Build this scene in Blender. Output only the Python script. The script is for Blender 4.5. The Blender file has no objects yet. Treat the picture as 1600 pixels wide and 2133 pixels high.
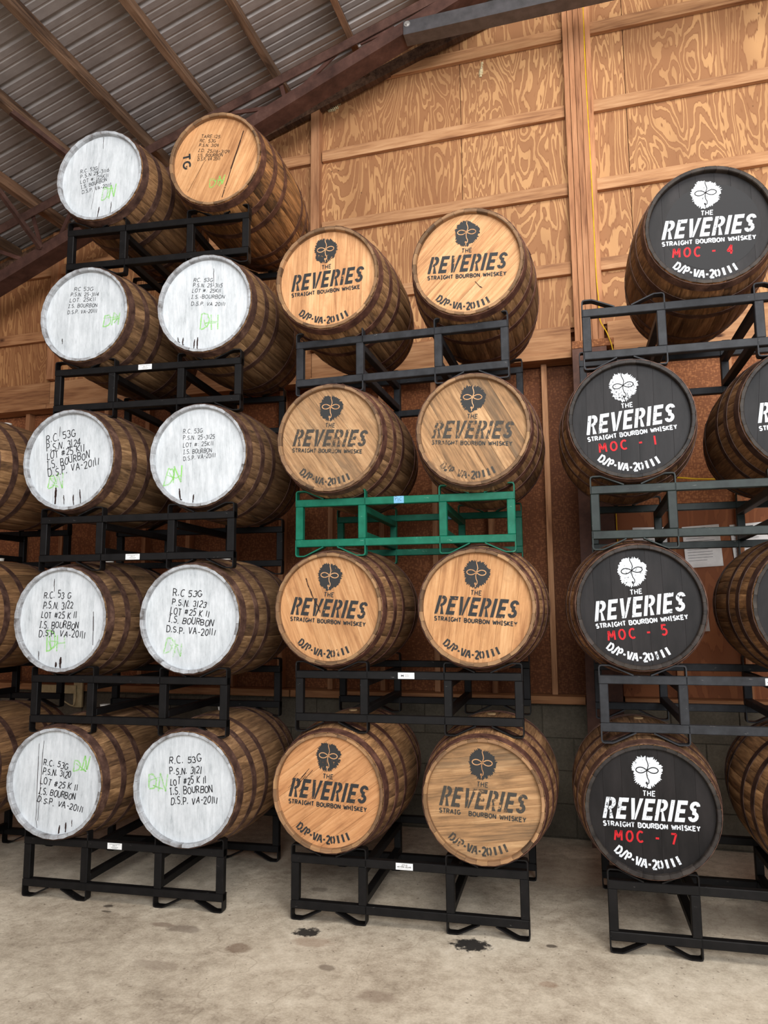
import bpy, bmesh, math, random
from math import sin, cos, pi, radians
from mathutils import Vector, Matrix

D = bpy.data
SC = bpy.context.scene
COL = SC.collection
RND = random.Random(11)

# ------------------------------------------------------------------ camera
CAM = Vector((1.5247, -3.5776, 1.4878))
YAW, PIT, ROL, FPX = -0.28354, 0.12800, -0.00749, 1553.58
fwd = Vector((sin(YAW) * cos(PIT), cos(YAW) * cos(PIT), sin(PIT)))
rgt = Vector((cos(YAW), -sin(YAW), 0))
upv = rgt.cross(fwd)
r2 = rgt * cos(ROL) + upv * sin(ROL)
u2 = upv * cos(ROL) - rgt * sin(ROL)
cd = D.cameras.new('camera'); cam = D.objects.new('camera', cd); COL.objects.link(cam)
cd.sensor_fit = 'HORIZONTAL'; cd.sensor_width = 36; cd.lens = FPX / 1600 * 36
cd.clip_start = 0.05; cd.clip_end = 200
M = Matrix((r2, u2, -fwd)).transposed().to_4x4(); M.translation = CAM
cam.matrix_world = M
SC.camera = cam

# ------------------------------------------------------------------ world and lights
w = D.worlds.new('sky'); SC.world = w; w.use_nodes = True
bg = w.node_tree.nodes['Background']
bg.inputs[0].default_value = (0.88, 0.94, 1.0, 1); bg.inputs[1].default_value = 1.15

def area(name, loc, aim, sx, sy, energy, col):
    l = D.lights.new(name, 'AREA'); l.shape = 'RECTANGLE'; l.size = sx; l.size_y = sy
    l.energy = energy; l.color = col
    o = D.objects.new(name, l); COL.objects.link(o); o.location = loc
    o.rotation_euler = (Vector(aim) - Vector(loc)).to_track_quat('-Z', 'Y').to_euler()
    return o
area('doorway_daylight', (3.4, -7.0, 4.0), (0.2, 0.6, 2.0), 5.0, 3.0, 720, (0.97, 0.98, 1.0))
area('overhead_fill', (2.2, -2.2, 5.9), (1.6, 0.3, 1.6), 3.2, 2.0, 210, (1.0, 0.97, 0.92))  # unseen lamp added below the closed roof for more light from above

vs = SC.view_settings
SC.display_settings.display_device = 'sRGB'
vs.view_transform = 'Standard'; vs.look = 'None'; vs.gamma = 1; vs.use_curve_mapping = False
vs.exposure = -0.27
SC.cycles.use_denoising = True
SC.cycles.max_bounces = 8; SC.cycles.diffuse_bounces = 5

# ------------------------------------------------------------------ material helpers
def srgb(r, g, b):
    f = lambda c: (c / 255 / 12.92) if c / 255 <= 0.04045 else ((c / 255 + 0.055) / 1.055) ** 2.4
    return (f(r), f(g), f(b), 1)

class NT:
    def __init__(self, name, rough=0.8, metal=0.0, spec=0.3):
        self.m = D.materials.new(name); self.m.use_nodes = True
        self.t = self.m.node_tree; self.n = self.t.nodes
        self.b = self.n['Principled BSDF']
        self.b.inputs['Roughness'].default_value = rough
        self.b.inputs['Metallic'].default_value = metal
        self.b.inputs['Specular IOR Level'].default_value = spec
    def link(self, a, b): self.t.links.new(a, b)
    def put(self, inp, v):
        if hasattr(v, 'is_output') or isinstance(v, bpy.types.NodeSocket): self.link(v, inp)
        else: inp.default_value = v
    def coord(self, scale=(1, 1, 1), rand=True, which='Object', rot=(0, 0, 0)):
        tc = self.n.new('ShaderNodeTexCoord')
        mp = self.n.new('ShaderNodeMapping'); mp.inputs['Scale'].default_value = scale
        mp.inputs['Rotation'].default_value = rot
        src = tc.outputs[which]
        if rand:
            oi = self.n.new('ShaderNodeObjectInfo')
            k = self.math('MULTIPLY', oi.outputs['Random'], 37.0)
            cx = self.n.new('ShaderNodeCombineXYZ')
            self.link(k, cx.inputs[0]); self.link(self.math('MULTIPLY', k, 1.7), cx.inputs[1]); self.link(k, cx.inputs[2])
            va = self.n.new('ShaderNodeVectorMath'); va.operation = 'ADD'
            self.link(src, va.inputs[0]); self.link(cx.outputs[0], va.inputs[1]); src = va.outputs[0]
        self.link(src, mp.inputs['Vector'])
        return mp.outputs[0]
    def math(self, op, a, b=0.0, clamp=False):
        n = self.n.new('ShaderNodeMath'); n.operation = op; n.use_clamp = clamp
        self.put(n.inputs[0], a); self.put(n.inputs[1], b); return n.outputs[0]
    def noise(self, vec, scale, detail=3, rough=0.55, dist=0.0):
        n = self.n.new('ShaderNodeTexNoise'); self.link(vec, n.inputs['Vector'])
        n.inputs['Scale'].default_value = scale; n.inputs['Detail'].default_value = detail
        n.inputs['Roughness'].default_value = rough; n.inputs['Distortion'].default_value = dist
        return n.outputs[0]
    def voro(self, vec, scale, feat='F1'):
        n = self.n.new('ShaderNodeTexVoronoi'); n.feature = feat; self.link(vec, n.inputs['Vector'])
        n.inputs['Scale'].default_value = scale; return n.outputs[0]
    def ramp(self, f, stops):
        n = self.n.new('ShaderNodeValToRGB'); e = n.color_ramp.elements
        e[0].position, e[0].color = stops[0]; e[1].position, e[1].color = stops[-1]
        for p, c in stops[1:-1]:
            x = e.new(p); x.color = c
        self.put(n.inputs[0], f); return n.outputs[0]
    def mask(self, f, lo, hi):
        n = self.n.new('ShaderNodeMapRange'); n.clamp = True
        self.put(n.inputs[0], f); n.inputs[1].default_value = lo; n.inputs[2].default_value = hi
        return n.outputs[0]
    def mix(self, f, a, b, mode='MIX'):
        n = self.n.new('ShaderNodeMix'); n.data_type = 'RGBA'; n.blend_type = mode
        self.put(n.inputs[0], f); self.put(n.inputs[6], a); self.put(n.inputs[7], b); return n.outputs[2]
    def tint(self, c):
        oi = self.n.new('ShaderNodeObjectInfo'); return self.mix(1.0, c, oi.outputs['Color'], 'MULTIPLY')
    def vary(self, c, lo=0.75, hi=1.2):
        oi = self.n.new('ShaderNodeObjectInfo')
        n = self.n.new('ShaderNodeMapRange'); self.link(oi.outputs['Random'], n.inputs[0])
        n.inputs[3].default_value = lo; n.inputs[4].default_value = hi
        cx = self.n.new('ShaderNodeCombineColor')
        for i in range(3): self.link(n.outputs[0], cx.inputs[i])
        return self.mix(1.0, c, cx.outputs[0], 'MULTIPLY')
    def done(self, col=None, bump=None, bs=0.3, bd=0.004, rough=None):
        if col is not None: self.put(self.b.inputs['Base Color'], col)
        if rough is not None: self.put(self.b.inputs['Roughness'], rough)
        if bump is not None:
            n = self.n.new('ShaderNodeBump'); n.inputs['Strength'].default_value = bs
            n.inputs['Distance'].default_value = bd
            self.link(bump, n.inputs['Height']); self.link(n.outputs[0], self.b.inputs['Normal'])
        return self.m

def wood(name, dark, mid, light, axis=1, stain=0.0, stain_col=(20, 14, 10), fine=60, rough=0.75, lo=0.78, hi=1.18, bs=0.35, knots=False):
    t = NT(name, rough)
    s = [1, 1, 1]; s[axis] = 0.07
    v = t.coord(tuple(s))
    g = t.noise(v, fine, 4, 0.6, 0.4)
    s2 = [1, 1, 1]; s2[axis] = 0.18
    g2 = t.noise(t.coord(tuple(s2)), 9, 3, 0.5, 0.6)
    f = t.math('ADD', t.math('MULTIPLY', g, 0.55), t.math('MULTIPLY', g2, 0.45))
    c = t.ramp(f, [(0.34, srgb(*dark)), (0.5, srgb(*mid)), (0.66, srgb(*light))])
    if stain > 0:
        n = t.noise(t.coord(tuple(s2)), 5.5, 5, 0.7, 0.8)
        k = t.mask(n, 0.66 - 0.2 * stain, 0.75 - 0.12 * stain)
        c = t.mix(t.math('MULTIPLY', k, 0.8), c, srgb(*stain_col))
    if knots:
        vk = [1, 1, 1]; vk[axis] = 0.5
        d = t.voro(t.coord(tuple(vk)), 4.0)
        c = t.mix(t.math('SUBTRACT', 1.0, t.mask(d, 0.03, 0.09), True), c, srgb(70, 38, 20))
    if axis == 2 and 'head' in name:
        mo = t.noise(t.coord((1, 1, 0.7)), 16, 6, 0.75, 0.5)
        c = t.mix(t.math('MULTIPLY', t.mask(mo, 0.5, 0.72), 0.38), c, srgb(*[int(a * 0.9) for a in dark]))
    c = t.tint(t.vary(c, lo, hi))
    return t.done(c, g, bs, 0.003)

def flat_mat(name, rgb, rough=0.6, metal=0.0, spec=0.3, n_amt=0.15, scale=25, tint=False):
    t = NT(name, rough, metal, spec)
    n = t.noise(t.coord(), scale, 4)
    a = srgb(*[max(0, int(c * (1 - n_amt))) for c in rgb]); b = srgb(*[min(255, int(c * (1 + n_amt))) for c in rgb])
    c = t.ramp(n, [(0.3, a), (0.7, b)])
    if tint: c = t.tint(c)
    return t.done(c, n, 0.12, 0.002)

MAT = {}
MAT['stave'] = wood('oak_stave', (78, 57, 40), (132, 100, 70), (176, 140, 102), 1, 0.4, (34, 25, 19), 80, bs=0.4)
MAT['stave_stained'] = wood('oak_stave_stained', (66, 46, 30), (138, 98, 60), (192, 142, 90), 1, 1.0, (20, 15, 11), 80, bs=0.4)
MAT['oak_board'] = wood('oak_head_board', (154, 108, 72), (194, 146, 102), (214, 170, 126), 2, 0.0, fine=75, lo=0.93, hi=1.06, bs=0.25)
MAT['oak_dirty'] = wood('oak_head_board_grimy', (112, 86, 62), (170, 130, 92), (204, 164, 122), 2, 0.72, (96, 80, 64), 75, lo=0.92, hi=1.06, bs=0.25)
MAT['oak_chime'] = wood('oak_chime', (84, 66, 50), (130, 102, 76), (164, 132, 98), 0, 0.5, (40, 32, 26), 40)

def white_paint(name, hi_, lo_, seed):
    t = NT(name, 0.6)
    v = t.coord((1, 1, 0.14))
    n = t.noise(v, 55, 5, 0.75); n2 = t.noise(t.coord((1, 1, 0.5)), 11, 6, 0.75)
    f = t.math('ADD', t.math('MULTIPLY', n, 0.5), t.math('MULTIPLY', n2, 0.5))
    c = t.ramp(f, [(0.30, srgb(*lo_)), (0.42, srgb(*[(a + 2 * b) // 3 for a, b in zip(lo_, hi_)])), (0.6, srgb(*hi_))])
    return t.done(t.tint(t.vary(c, 0.97, 1.0)), n, 0.3, 0.002)
MAT['white_board'] = white_paint('white_washed_head', (216, 220, 223), (136, 142, 147), 1)
t = NT('white_washed_chime', 0.55)
n = t.noise(t.coord(), 14, 4, 0.6)
MAT['white_chime'] = t.done(t.vary(t.ramp(n, [(0.30, srgb(96, 92, 90)), (0.42, srgb(146, 146, 148)), (0.66, srgb(186, 190, 194))]), 0.94, 1.03), n, 0.2)
def black_paint(name, a, b, rough):
    t = NT(name, rough, 0, 0.18); n = t.noise(t.coord((1, 1, 0.3)), 12, 5, 0.6)
    return t.done(t.tint(t.ramp(n, [(0.35, srgb(*a)), (0.7, srgb(*b))])), t.noise(t.coord((1, 1, 0.1)), 60, 3), 0.2)
MAT['black_board'] = black_paint('black_painted_head', (22, 20, 20), (38, 35, 35), 0.5)
MAT['black_chime'] = black_paint('black_painted_chime', (34, 32, 32), (70, 66, 64), 0.5)
t = NT('rusty_hoop_steel', 0.55, 0.35, 0.4)
n = t.noise(t.coord(), 18, 5, 0.65)
MAT['hoop'] = t.done(t.tint(t.ramp(n, [(0.32, srgb(58, 40, 35)), (0.55, srgb(96, 70, 60)), (0.75, srgb(138, 106, 90))])), n, 0.2)

def rack_paint(name, a, b, scratch, rough=0.38):
    t = NT(name, rough, 0.0, 0.18)
    n = t.noise(t.coord(), 16, 4, 0.6)
    c = t.ramp(n, [(0.3, srgb(*a)), (0.7, srgb(*b))])
    s = t.noise(t.coord((0.25, 1, 1)), 70, 4, 0.75)
    c = t.mix(t.math('MULTIPLY', t.mask(s, 0.67, 0.73), 0.7), c, srgb(*scratch))
    return t.done(c, s, 0.08, 0.001)
MAT['rack_black'] = rack_paint('black_enamel_steel', (12, 11, 11), (22, 20, 20), (100, 96, 92), 0.5)
MAT['rack_charcoal'] = rack_paint('charcoal_enamel_steel', (34, 34, 36), (52, 53, 56), (118, 114, 110), 0.5)
MAT['rack_greenish'] = rack_paint('worn_greenish_charcoal_steel', (28, 33, 31), (44, 52, 49), (128, 124, 120), 0.42)
MAT['rack_green'] = rack_paint('green_enamel_steel', (10, 88, 66), (24, 108, 84), (140, 176, 158), 0.45)
MAT['label'] = flat_mat('white_sticker', (236, 236, 234), 0.5, n_amt=0.02)
MAT['tape'] = flat_mat('blue_tape', (112, 168, 204), 0.6, n_amt=0.06)
MAT['bung'] = flat_mat('white_plastic_bung', (222, 216, 206), 0.5, n_amt=0.04)
MAT['bung_wood'] = flat_mat('poplar_bung', (156, 128, 92), 0.8, n_amt=0.15)

def paint(name, rgb, lo, hi, scale=60, rough=0.65, sz=1.0, edge=None):
    t = NT(name, rough)
    n = t.noise(t.coord((1, 1, sz)), scale, 5, 0.7)
    n2 = t.noise(t.coord(), 9, 2, 0.5)
    f = t.math('ADD', t.math('MULTIPLY', n, 0.6), t.math('MULTIPLY', n2, 0.4))
    tr = t.n.new('ShaderNodeBsdfTransparent'); mx = t.n.new('ShaderNodeMixShader')
    t.put(mx.inputs[0], t.mask(f, lo, hi)); t.link(tr.outputs[0], mx.inputs[1]); t.link(t.b.outputs[0], mx.inputs[2])
    t.link(mx.outputs[0], t.n['Material Output'].inputs[0])
    t.b.inputs['Base Color'].default_value = srgb(*rgb)
    return t.m
MAT['ink'] = paint('black_marker', (24, 22, 24), 0.18, 0.26)
MAT['stencil_black'] = paint('black_stencil_paint', (46, 46, 46), 0.36, 0.42)
MAT['stencil_faded'] = paint('faded_black_stencil_paint', (64, 60, 54), 0.39, 0.47)
MAT['stencil_white'] = paint('white_stencil_paint', (214, 218, 222), 0.375, 0.44, 110)
MAT['stencil_red'] = paint('red_stencil_paint', (190, 26, 34), 0.33, 0.39, 90)
MAT['green_chalk'] = paint('green_chalk', (150, 222, 110), 0.36, 0.66, 90)
MAT['leak'] = paint('dark_leak_stain', (40, 20, 14), 0.3, 0.4, 40)
MAT['crack'] = paint('crack_in_the_wood', (56, 34, 22), 0.36, 0.42, 50)
MAT['ghost'] = paint('dark_painted_disc', (34, 33, 34), 0.05, 0.1)
MAT['print'] = flat_mat('grey_print', (70, 70, 72), 0.6, n_amt=0.05)

# plywood with rotary-cut grain
def plywood(name, light, dark, sc=1.0, warp=2.4):
    t = NT(name, 0.72)
    v = t.coord((1.3 * sc, 1.0, 0.27 * sc))
    base = t.noise(v, warp, 3, 0.5, 1.3)
    wob = t.noise(t.coord((2.0, 1, 0.5)), 6, 3, 0.6)
    ph = t.math('ADD', t.math('MULTIPLY', base, 17.0), t.math('MULTIPLY', wob, 1.1))
    band = t.math('FRACT', ph)
    tri = t.math('ABSOLUTE', t.math('SUBTRACT', band, 0.5))
    fine = t.noise(t.coord((1, 1, 0.04)), 110, 3, 0.6)
    f = t.math('ADD', t.math('MULTIPLY', tri, 1.5), t.math('MULTIPLY', t.math('SUBTRACT', fine, 0.5), 0.55))
    m_ = [int(a * 0.35 + b * 0.65) for a, b in zip(light, dark)]
    c = t.ramp(f, [(0.06, srgb(*light)), (0.24, srgb(*light)), (0.33, srgb(*dark)), (0.44, srgb(*m_)), (0.75, srgb(*m_))])
    patch = t.noise(t.coord((1, 1, 0.4)), 2.2, 2)
    c = t.mix(t.math('MULTIPLY', t.mask(patch, 0.45, 0.62), 0.42), c, srgb(*[int(a * 0.97) for a in dark]))
    d = t.voro(t.coord((1, 1, 0.8)), 7.5)
    c = t.mix(t.math('MULTIPLY', t.math('SUBTRACT', 1.0, t.mask(d, 0.025, 0.06), True), 0.7), c, srgb(72, 40, 24))
    return t.done(t.tint(t.vary(c, 0.95, 1.05)), f, 0.12, 0.002)
MAT['plywood'] = plywood('plywood_sheathing', (198, 150, 102), (144, 96, 62))
MAT['plywood_plain'] = plywood('smooth_plywood', (150, 92, 56), (128, 74, 44), 0.7, 1.3)
MAT['lumber_x'] = wood('pine_lumber_lengthwise', (138, 94, 64), (180, 132, 92), (202, 156, 114), 0, 0.0, fine=55, rough=0.75, lo=0.92, hi=1.06, knots=True)
MAT['lumber_z'] = wood('pine_lumber_upright', (134, 90, 62), (182, 132, 94), (202, 152, 112), 2, 0.0, fine=55, rough=0.75, lo=0.86, hi=1.08)
MAT['purlin'] = wood('aged_purlin_lumber', (66, 48, 36), (112, 86, 66), (146, 116, 92), 1, 0.55, (44, 28, 18), 40, lo=0.85, hi=1.1)
t = NT('strand_board', 0.8)
v = t.coord()
a = t.voro(t.coord((1, 1, 2.6), rot=(0, 0.6, 0)), 42); b = t.voro(t.coord((2.4, 1, 1), rot=(0, 0.5, 0)), 38)
f = t.math('ADD', t.math('MULTIPLY', t.math('ADD', a, b), 0.6), t.math('MULTIPLY', t.noise(v, 5, 4, 0.7), 0.7))
MAT['osb'] = t.done(t.tint(t.ramp(f, [(0.4, srgb(176, 124, 86)), (0.8, srgb(158, 106, 70)), (1.0, srgb(128, 82, 54))])), f, 0.25, 0.003)
t = NT('steel_primer', 0.6, 0.2, 0.35)
n = t.noise(t.coord(), 8, 5, 0.65)
MAT['primer'] = t.done(t.tint(t.ramp(n, [(0.3, srgb(62, 42, 36)), (0.6, srgb(92, 65, 56)), (0.8, srgb(116, 88, 78))])), n, 0.1)
MAT['channel'] = flat_mat('grey_channel_steel', (92, 90, 92), 0.4, 0.5, 0.5, 0.12, 14)
MAT['bolt'] = flat_mat('zinc_bolt', (190, 188, 184), 0.35, 0.7, n_amt=0.1)
t = NT('galvanised_roof_sheet', 0.5, 0.15, 0.5)
n = t.noise(t.coord((1, 1, 1)), 3.0, 5, 0.6); n2 = t.noise(t.coord((0.1, 1, 1)), 30, 3)
f = t.math('ADD', t.math('MULTIPLY', n, 0.7), t.math('MULTIPLY', n2, 0.3))
MAT['roof'] = t.done(t.ramp(f, [(0.3, srgb(128, 119, 114)), (0.7, srgb(170, 162, 158))]), n2, 0.05)
t = NT('concrete_block_face', 0.92)
n = t.noise(t.coord(), 60, 5, 0.7); n2 = t.noise(t.coord(), 6, 3)
f = t.math('ADD', t.math('MULTIPLY', n, 0.5), t.math('MULTIPLY', n2, 0.5))
MAT['block'] = t.done(t.vary(t.ramp(f, [(0.3, srgb(72, 66, 56)), (0.7, srgb(110, 102, 88))]), 0.9, 1.06), n, 0.5, 0.004)
MAT['mortar'] = flat_mat('mortar', (82, 75, 64), 0.95, n_amt=0.12, scale=80)
MAT['yellow'] = flat_mat('yellow_cord', (222, 178, 34), 0.5, n_amt=0.08)
MAT['paper'] = flat_mat('paper_in_plastic_sleeve', (196, 190, 184), 0.25, 0, 0.6, 0.04)
MAT['nest'] = flat_mat('paper_nest', (214, 190, 150), 0.9, n_amt=0.25, scale=90)
MAT['nest_cell'] = flat_mat('nest_cell', (66, 44, 28), 0.9, n_amt=0.2)
MAT['cream'] = flat_mat('cream_enamel', (186, 168, 128), 0.5, n_amt=0.08)

# concrete floor
t = NT('concrete_slab', 0.7, 0, 0.35)
v = t.coord(rand=False)
n1 = t.noise(v, 1.6, 6, 0.65, 0.4); n2 = t.noise(v, 14, 6, 0.72); n3 = t.noise(v, 90, 3, 0.7)
f = t.math('ADD', t.math('ADD', t.math('MULTIPLY', n1, 0.42), t.math('MULTIPLY', n2, 0.38)), t.math('MULTIPLY', n3, 0.20))
c = t.ramp(f, [(0.36, srgb(142, 128, 110)), (0.46, srgb(180, 166, 146)), (0.54, srgb(204, 191, 170)), (0.64, srgb(224, 212, 192))])
spk = t.noise(v, 38, 2, 0.5)
c = t.mix(t.math('MULTIPLY', t.mask(spk, 0.68, 0.72), 0.55), c, srgb(92, 76, 62))
cr = t.n.new('ShaderNodeTexVoronoi'); cr.feature = 'DISTANCE_TO_EDGE'; cr.inputs['Scale'].default_value = 0.55
wv = t.n.new('ShaderNodeVectorMath'); wv.operation = 'ADD'
ns = t.n.new('ShaderNodeTexNoise'); ns.inputs['Scale'].default_value = 1.7; ns.inputs['Detail'].default_value = 4
t.link(v, ns.inputs['Vector']); t.link(v, wv.inputs[0]); t.link(ns.outputs[1], wv.inputs[1]); t.link(wv.outputs[0], cr.inputs['Vector'])
c = t.mix(t.math('MULTIPLY', t.math('SUBTRACT', 1.0, t.mask(cr.outputs[0], 0.0005, 0.003), True), 0.28), c, srgb(120, 102, 84))
def blob(c, x, y, rx, ry, col, amt=0.9, jag=0.5, sc=26):
    mp = t.n.new('ShaderNodeMapping'); mp.vector_type = 'POINT'
    mp.inputs['Location'].default_value = (-x / rx, -y / ry, 0); mp.inputs['Scale'].default_value = (1 / rx, 1 / ry, 0)
    t.link(v, mp.inputs[0])
    ln = t.n.new('ShaderNodeVectorMath'); ln.operation = 'LENGTH'; t.link(mp.outputs[0], ln.inputs[0])
    d = t.math('ADD', ln.outputs['Value'], t.math('MULTIPLY', t.math('SUBTRACT', t.noise(v, sc, 4, 0.7), 0.5), jag * 2.2))
    k = t.math('SUBTRACT', 1.0, t.mask(d, 0.62, 0.95), True)
    return t.mix(t.math('MULTIPLY', k, amt), c, srgb(*col))
c = blob(c, 0.141, -0.152, 0.075, 0.055, (26, 22, 22), 0.95, 0.9)
c = blob(c, 0.891, -0.081, 0.1, 0.075, (22, 20, 20), 0.97, 0.9)
for bx_, by_, rx_, ry_, col_, am_ in [(-0.56, -0.255, 0.08, 0.03, (120, 98, 82), 0.6), (-0.43, -0.27, 0.1, 0.05, (112, 96, 84), 0.55),
                                 (-0.09, -0.385, 0.07, 0.06, (110, 84, 64), 0.6), (-0.95, -0.13, 0.03, 0.02, (50, 40, 34), 0.8),
                                 (-0.92, -0.19, 0.04, 0.012, (52, 42, 36), 0.7), (0.16, 0.02, 0.12, 0.07, (104, 92, 80), 0.45),
                                 (0.2, -0.24, 0.12, 0.06, (150, 122, 100), 0.5), (1.24, -0.0, 0.03, 0.02, (60, 48, 40), 0.8),
                                 (0.0, 0.36, 0.06, 0.04, (92, 78, 68), 0.5), (2.0, 0.5, 0.4, 0.25, (122, 108, 94), 0.5),
                                 (-0.2, 0.9, 0.8, 0.5, (116, 102, 88), 0.5), (1.3, 0.9, 0.5, 0.4, (126, 112, 96), 0.45), (0.62, -0.62, 0.09, 0.06, (128, 108, 92), 0.5), (-0.35, -0.62, 0.12, 0.05, (130, 112, 96), 0.45), (0.35, -0.45, 0.05, 0.03, (96, 78, 64), 0.6), (1.25, -0.35, 0.05, 0.03, (140, 108, 84), 0.5)]:
    c = blob(c, bx_, by_, rx_, ry_, col_, am_, 0.5, 12)
MAT['floor'] = t.done(c, n2, 0.25, 0.003, rough=t.mask(n1, -0.6, 1.0))

# ------------------------------------------------------------------ mesh helpers
class MB:
    def __init__(self): self.v = []; self.f = []; self.mi = []; self.sm = []
    def add(self, vs, fs, mi=0, sm=False):
        o = len(self.v); self.v += [tuple(p) for p in vs]
        for f in fs: self.f.append([o + i for i in f]); self.mi.append(mi); self.sm.append(sm)
        return self
    def cbox(self, x0, x1, y0, y1, z0, z1, c=0.0, mi=0):
        """box with chamfered edges"""
        if c <= 0:
            vs = [(x, y, z) for x in (x0, x1) for y in (y0, y1) for z in (z0, z1)]
            return self.add(vs, [(0, 1, 3, 2), (4, 6, 7, 5), (0, 4, 5, 1), (2, 3, 7, 6), (0, 2, 6, 4), (1, 5, 7, 3)], mi)
        vs = []; idx = {}
        for ax in range(3):
            for sx in (0, 1):
                for sy in (0, 1):
                    for sz in (0, 1):
                        p = [(x0, x1)[sx], (y0, y1)[sy], (z0, z1)[sz]]; s = (sx, sy, sz)
                        for a in range(3):
                            if a != ax: p[a] += c if s[a] == 0 else -c
                        idx[(ax, sx, sy, sz)] = len(vs); vs.append(tuple(p))
        fs = []
        def q(ax, s):
            o = [a for a in range(3) if a != ax]
            out = []
            for u, w_ in ((0, 0), (1, 0), (1, 1), (0, 1)):
                k = [0, 0, 0]; k[ax] = s; k[o[0]] = u; k[o[1]] = w_
                out.append(idx[(ax, *k)])
            return out
        for ax in range(3):
            fs.append(q(ax, 0)); fs.append(q(ax, 1))
        for ax in range(3):
            o = [a for a in range(3) if a != ax]
            for u in (0, 1):
                for w_ in (0, 1):
                    e = []
                    for fa, t_ in ((o[0], 0), (o[0], 1), (o[1], 1), (o[1], 0)):
                        k = [0, 0, 0]; k[ax] = t_; k[o[0]] = u; k[o[1]] = w_
                        e.append(idx[(fa, *k)])
                    fs.append(e)
        for sx in (0, 1):
            for sy in (0, 1):
                for sz in (0, 1): fs.append([idx[(a, sx, sy, sz)] for a in range(3)])
        return self.add(vs, fs, mi)
    def ribbon(self, pts, wd, y=0.0, mi=0, closed=False):
        """flat stroke of width wd in the local x-z plane, facing -y, mitred"""
        P = [Vector((p[0], p[1])) for p in pts]
        if not closed:
            for i in range(1, len(P) - 1):
                a, b = P[i] - P[i - 1], P[i + 1] - P[i]
                if a.length > 1e-9 and b.length > 1e-9 and a.normalized().dot(b.normalized()) < -0.15:
                    self.ribbon(P[:i + 1], wd, y, mi); return self.ribbon(P[i:], wd, y, mi)
        n = len(P)
        if n < 2: return self
        L = []; R = []
        for i in range(n):
            if closed: a, b = P[i] - P[i - 1], P[(i + 1) % n] - P[i]
            else:
                a = P[i] - P[i - 1] if i > 0 else P[1] - P[0]
                b = P[i + 1] - P[i] if i < n - 1 else a
            if a.length < 1e-9: a = b
            if b.length < 1e-9: b = a
            if a.length < 1e-9: a = b = Vector((1, 0))
            a = a.normalized(); b = b.normalized()
            na = Vector((-a.y, a.x)); nb_ = Vector((-b.y, b.x)); m = na + nb_
            if m.length < 0.3: m = na
            m.normalize(); k = 1 / max(0.55, m.dot(na))
            L.append(P[i] + m * wd / 2 * k); R.append(P[i] - m * wd / 2 * k)
        vs = [(p.x, y, p.y) for p in L] + [(p.x, y, p.y) for p in R]
        rg = range(n if closed else n - 1)
        fs = [(i, n + i, n + (i + 1) % n, (i + 1) % n) for i in rg]
        return self.add(vs, fs, mi)
    def poly(self, pts, y=0.0, mi=0):
        return self.add([(p[0], y, p[1]) for p in pts], [list(range(len(pts)))], mi)
    def bar(self, path, th, y0, y1, mi=0):
        """flat bar bent along path (x,z), thickness th, spanning y0..y1"""
        P = [Vector(p) for p in path]; n = len(P); L = []; R = []
        for i in range(n):
            a = (P[i] - P[i - 1]) if i > 0 else P[1] - P[0]
            b = (P[i + 1] - P[i]) if i < n - 1 else a
            a = a.normalized(); b = b.normalized(); na = Vector((-a.y, a.x)); nb_ = Vector((-b.y, b.x))
            m = (na + nb_).normalized(); k = 1 / max(0.5, m.dot(na))
            L.append(P[i] + m * th / 2 * k); R.append(P[i] - m * th / 2 * k)
        vs = []
        for i in range(n):
            vs += [(L[i].x, y0, L[i].y), (L[i].x, y1, L[i].y), (R[i].x, y1, R[i].y), (R[i].x, y0, R[i].y)]
        fs = [(0, 1, 2, 3), tuple(4 * (n - 1) + k for k in (3, 2, 1, 0))]
        for i in range(n - 1):
            for k in range(4): fs.append((4 * i + k, 4 * i + (k + 1) % 4, 4 * i + 4 + (k + 1) % 4, 4 * i + 4 + k))
        return self.add(vs, fs, mi)
    def beam(self, p, q, w_, h_, mi=0, up=(0, 0, 1)):
        p = Vector(p); q = Vector(q); d = (q - p).normalized(); s = d.cross(Vector(up)).normalized(); u = s.cross(d)
        vs = []
        for e in (p, q):
            for a, b in ((-1, -1), (1, -1), (1, 1), (-1, 1)): vs.append(e + s * a * w_ / 2 + u * b * h_ / 2)
        return self.add(vs, [(0, 1, 2, 3), (7, 6, 5, 4), (0, 4, 5, 1), (1, 5, 6, 2), (2, 6, 7, 3), (3, 7, 4, 0)], mi)
    def tube(self, pts, r, seg=7, mi=0):
        pts = [Vector(p) for p in pts]; rings = []; o = len(self.v); vs = []
        for i, p in enumerate(pts):
            d = (pts[min(i + 1, len(pts) - 1)] - pts[max(i - 1, 0)]).normalized()
            a = d.cross(Vector((0.3, 1, 0.2))).normalized(); b = d.cross(a)
            for k in range(seg):
                an = 2 * pi * k / seg; vs.append(p + a * cos(an) * r + b * sin(an) * r)
        fs = [(i * seg + k, i * seg + (k + 1) % seg, (i + 1) * seg + (k + 1) % seg, (i + 1) * seg + k) for i in range(len(pts) - 1) for k in range(seg)]
        fs += [tuple(range(seg))[::-1], tuple((len(pts) - 1) * seg + k for k in range(seg))]
        return self.add(vs, fs, mi, True)
    def disc(self, r, y0, y1, seg=40, mi=0, cx=0, cz=0):
        vs = [(cx + r * sin(2 * pi * k / seg), y, cz + r * cos(2 * pi * k / seg)) for y in (y0, y1) for k in range(seg)]
        fs = [tuple(range(seg)), tuple(range(2 * seg - 1, seg - 1, -1))] + [(k, (k + 1) % seg, seg + (k + 1) % seg, seg + k) for k in range(seg)]
        return self.add(vs, fs, mi)
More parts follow.
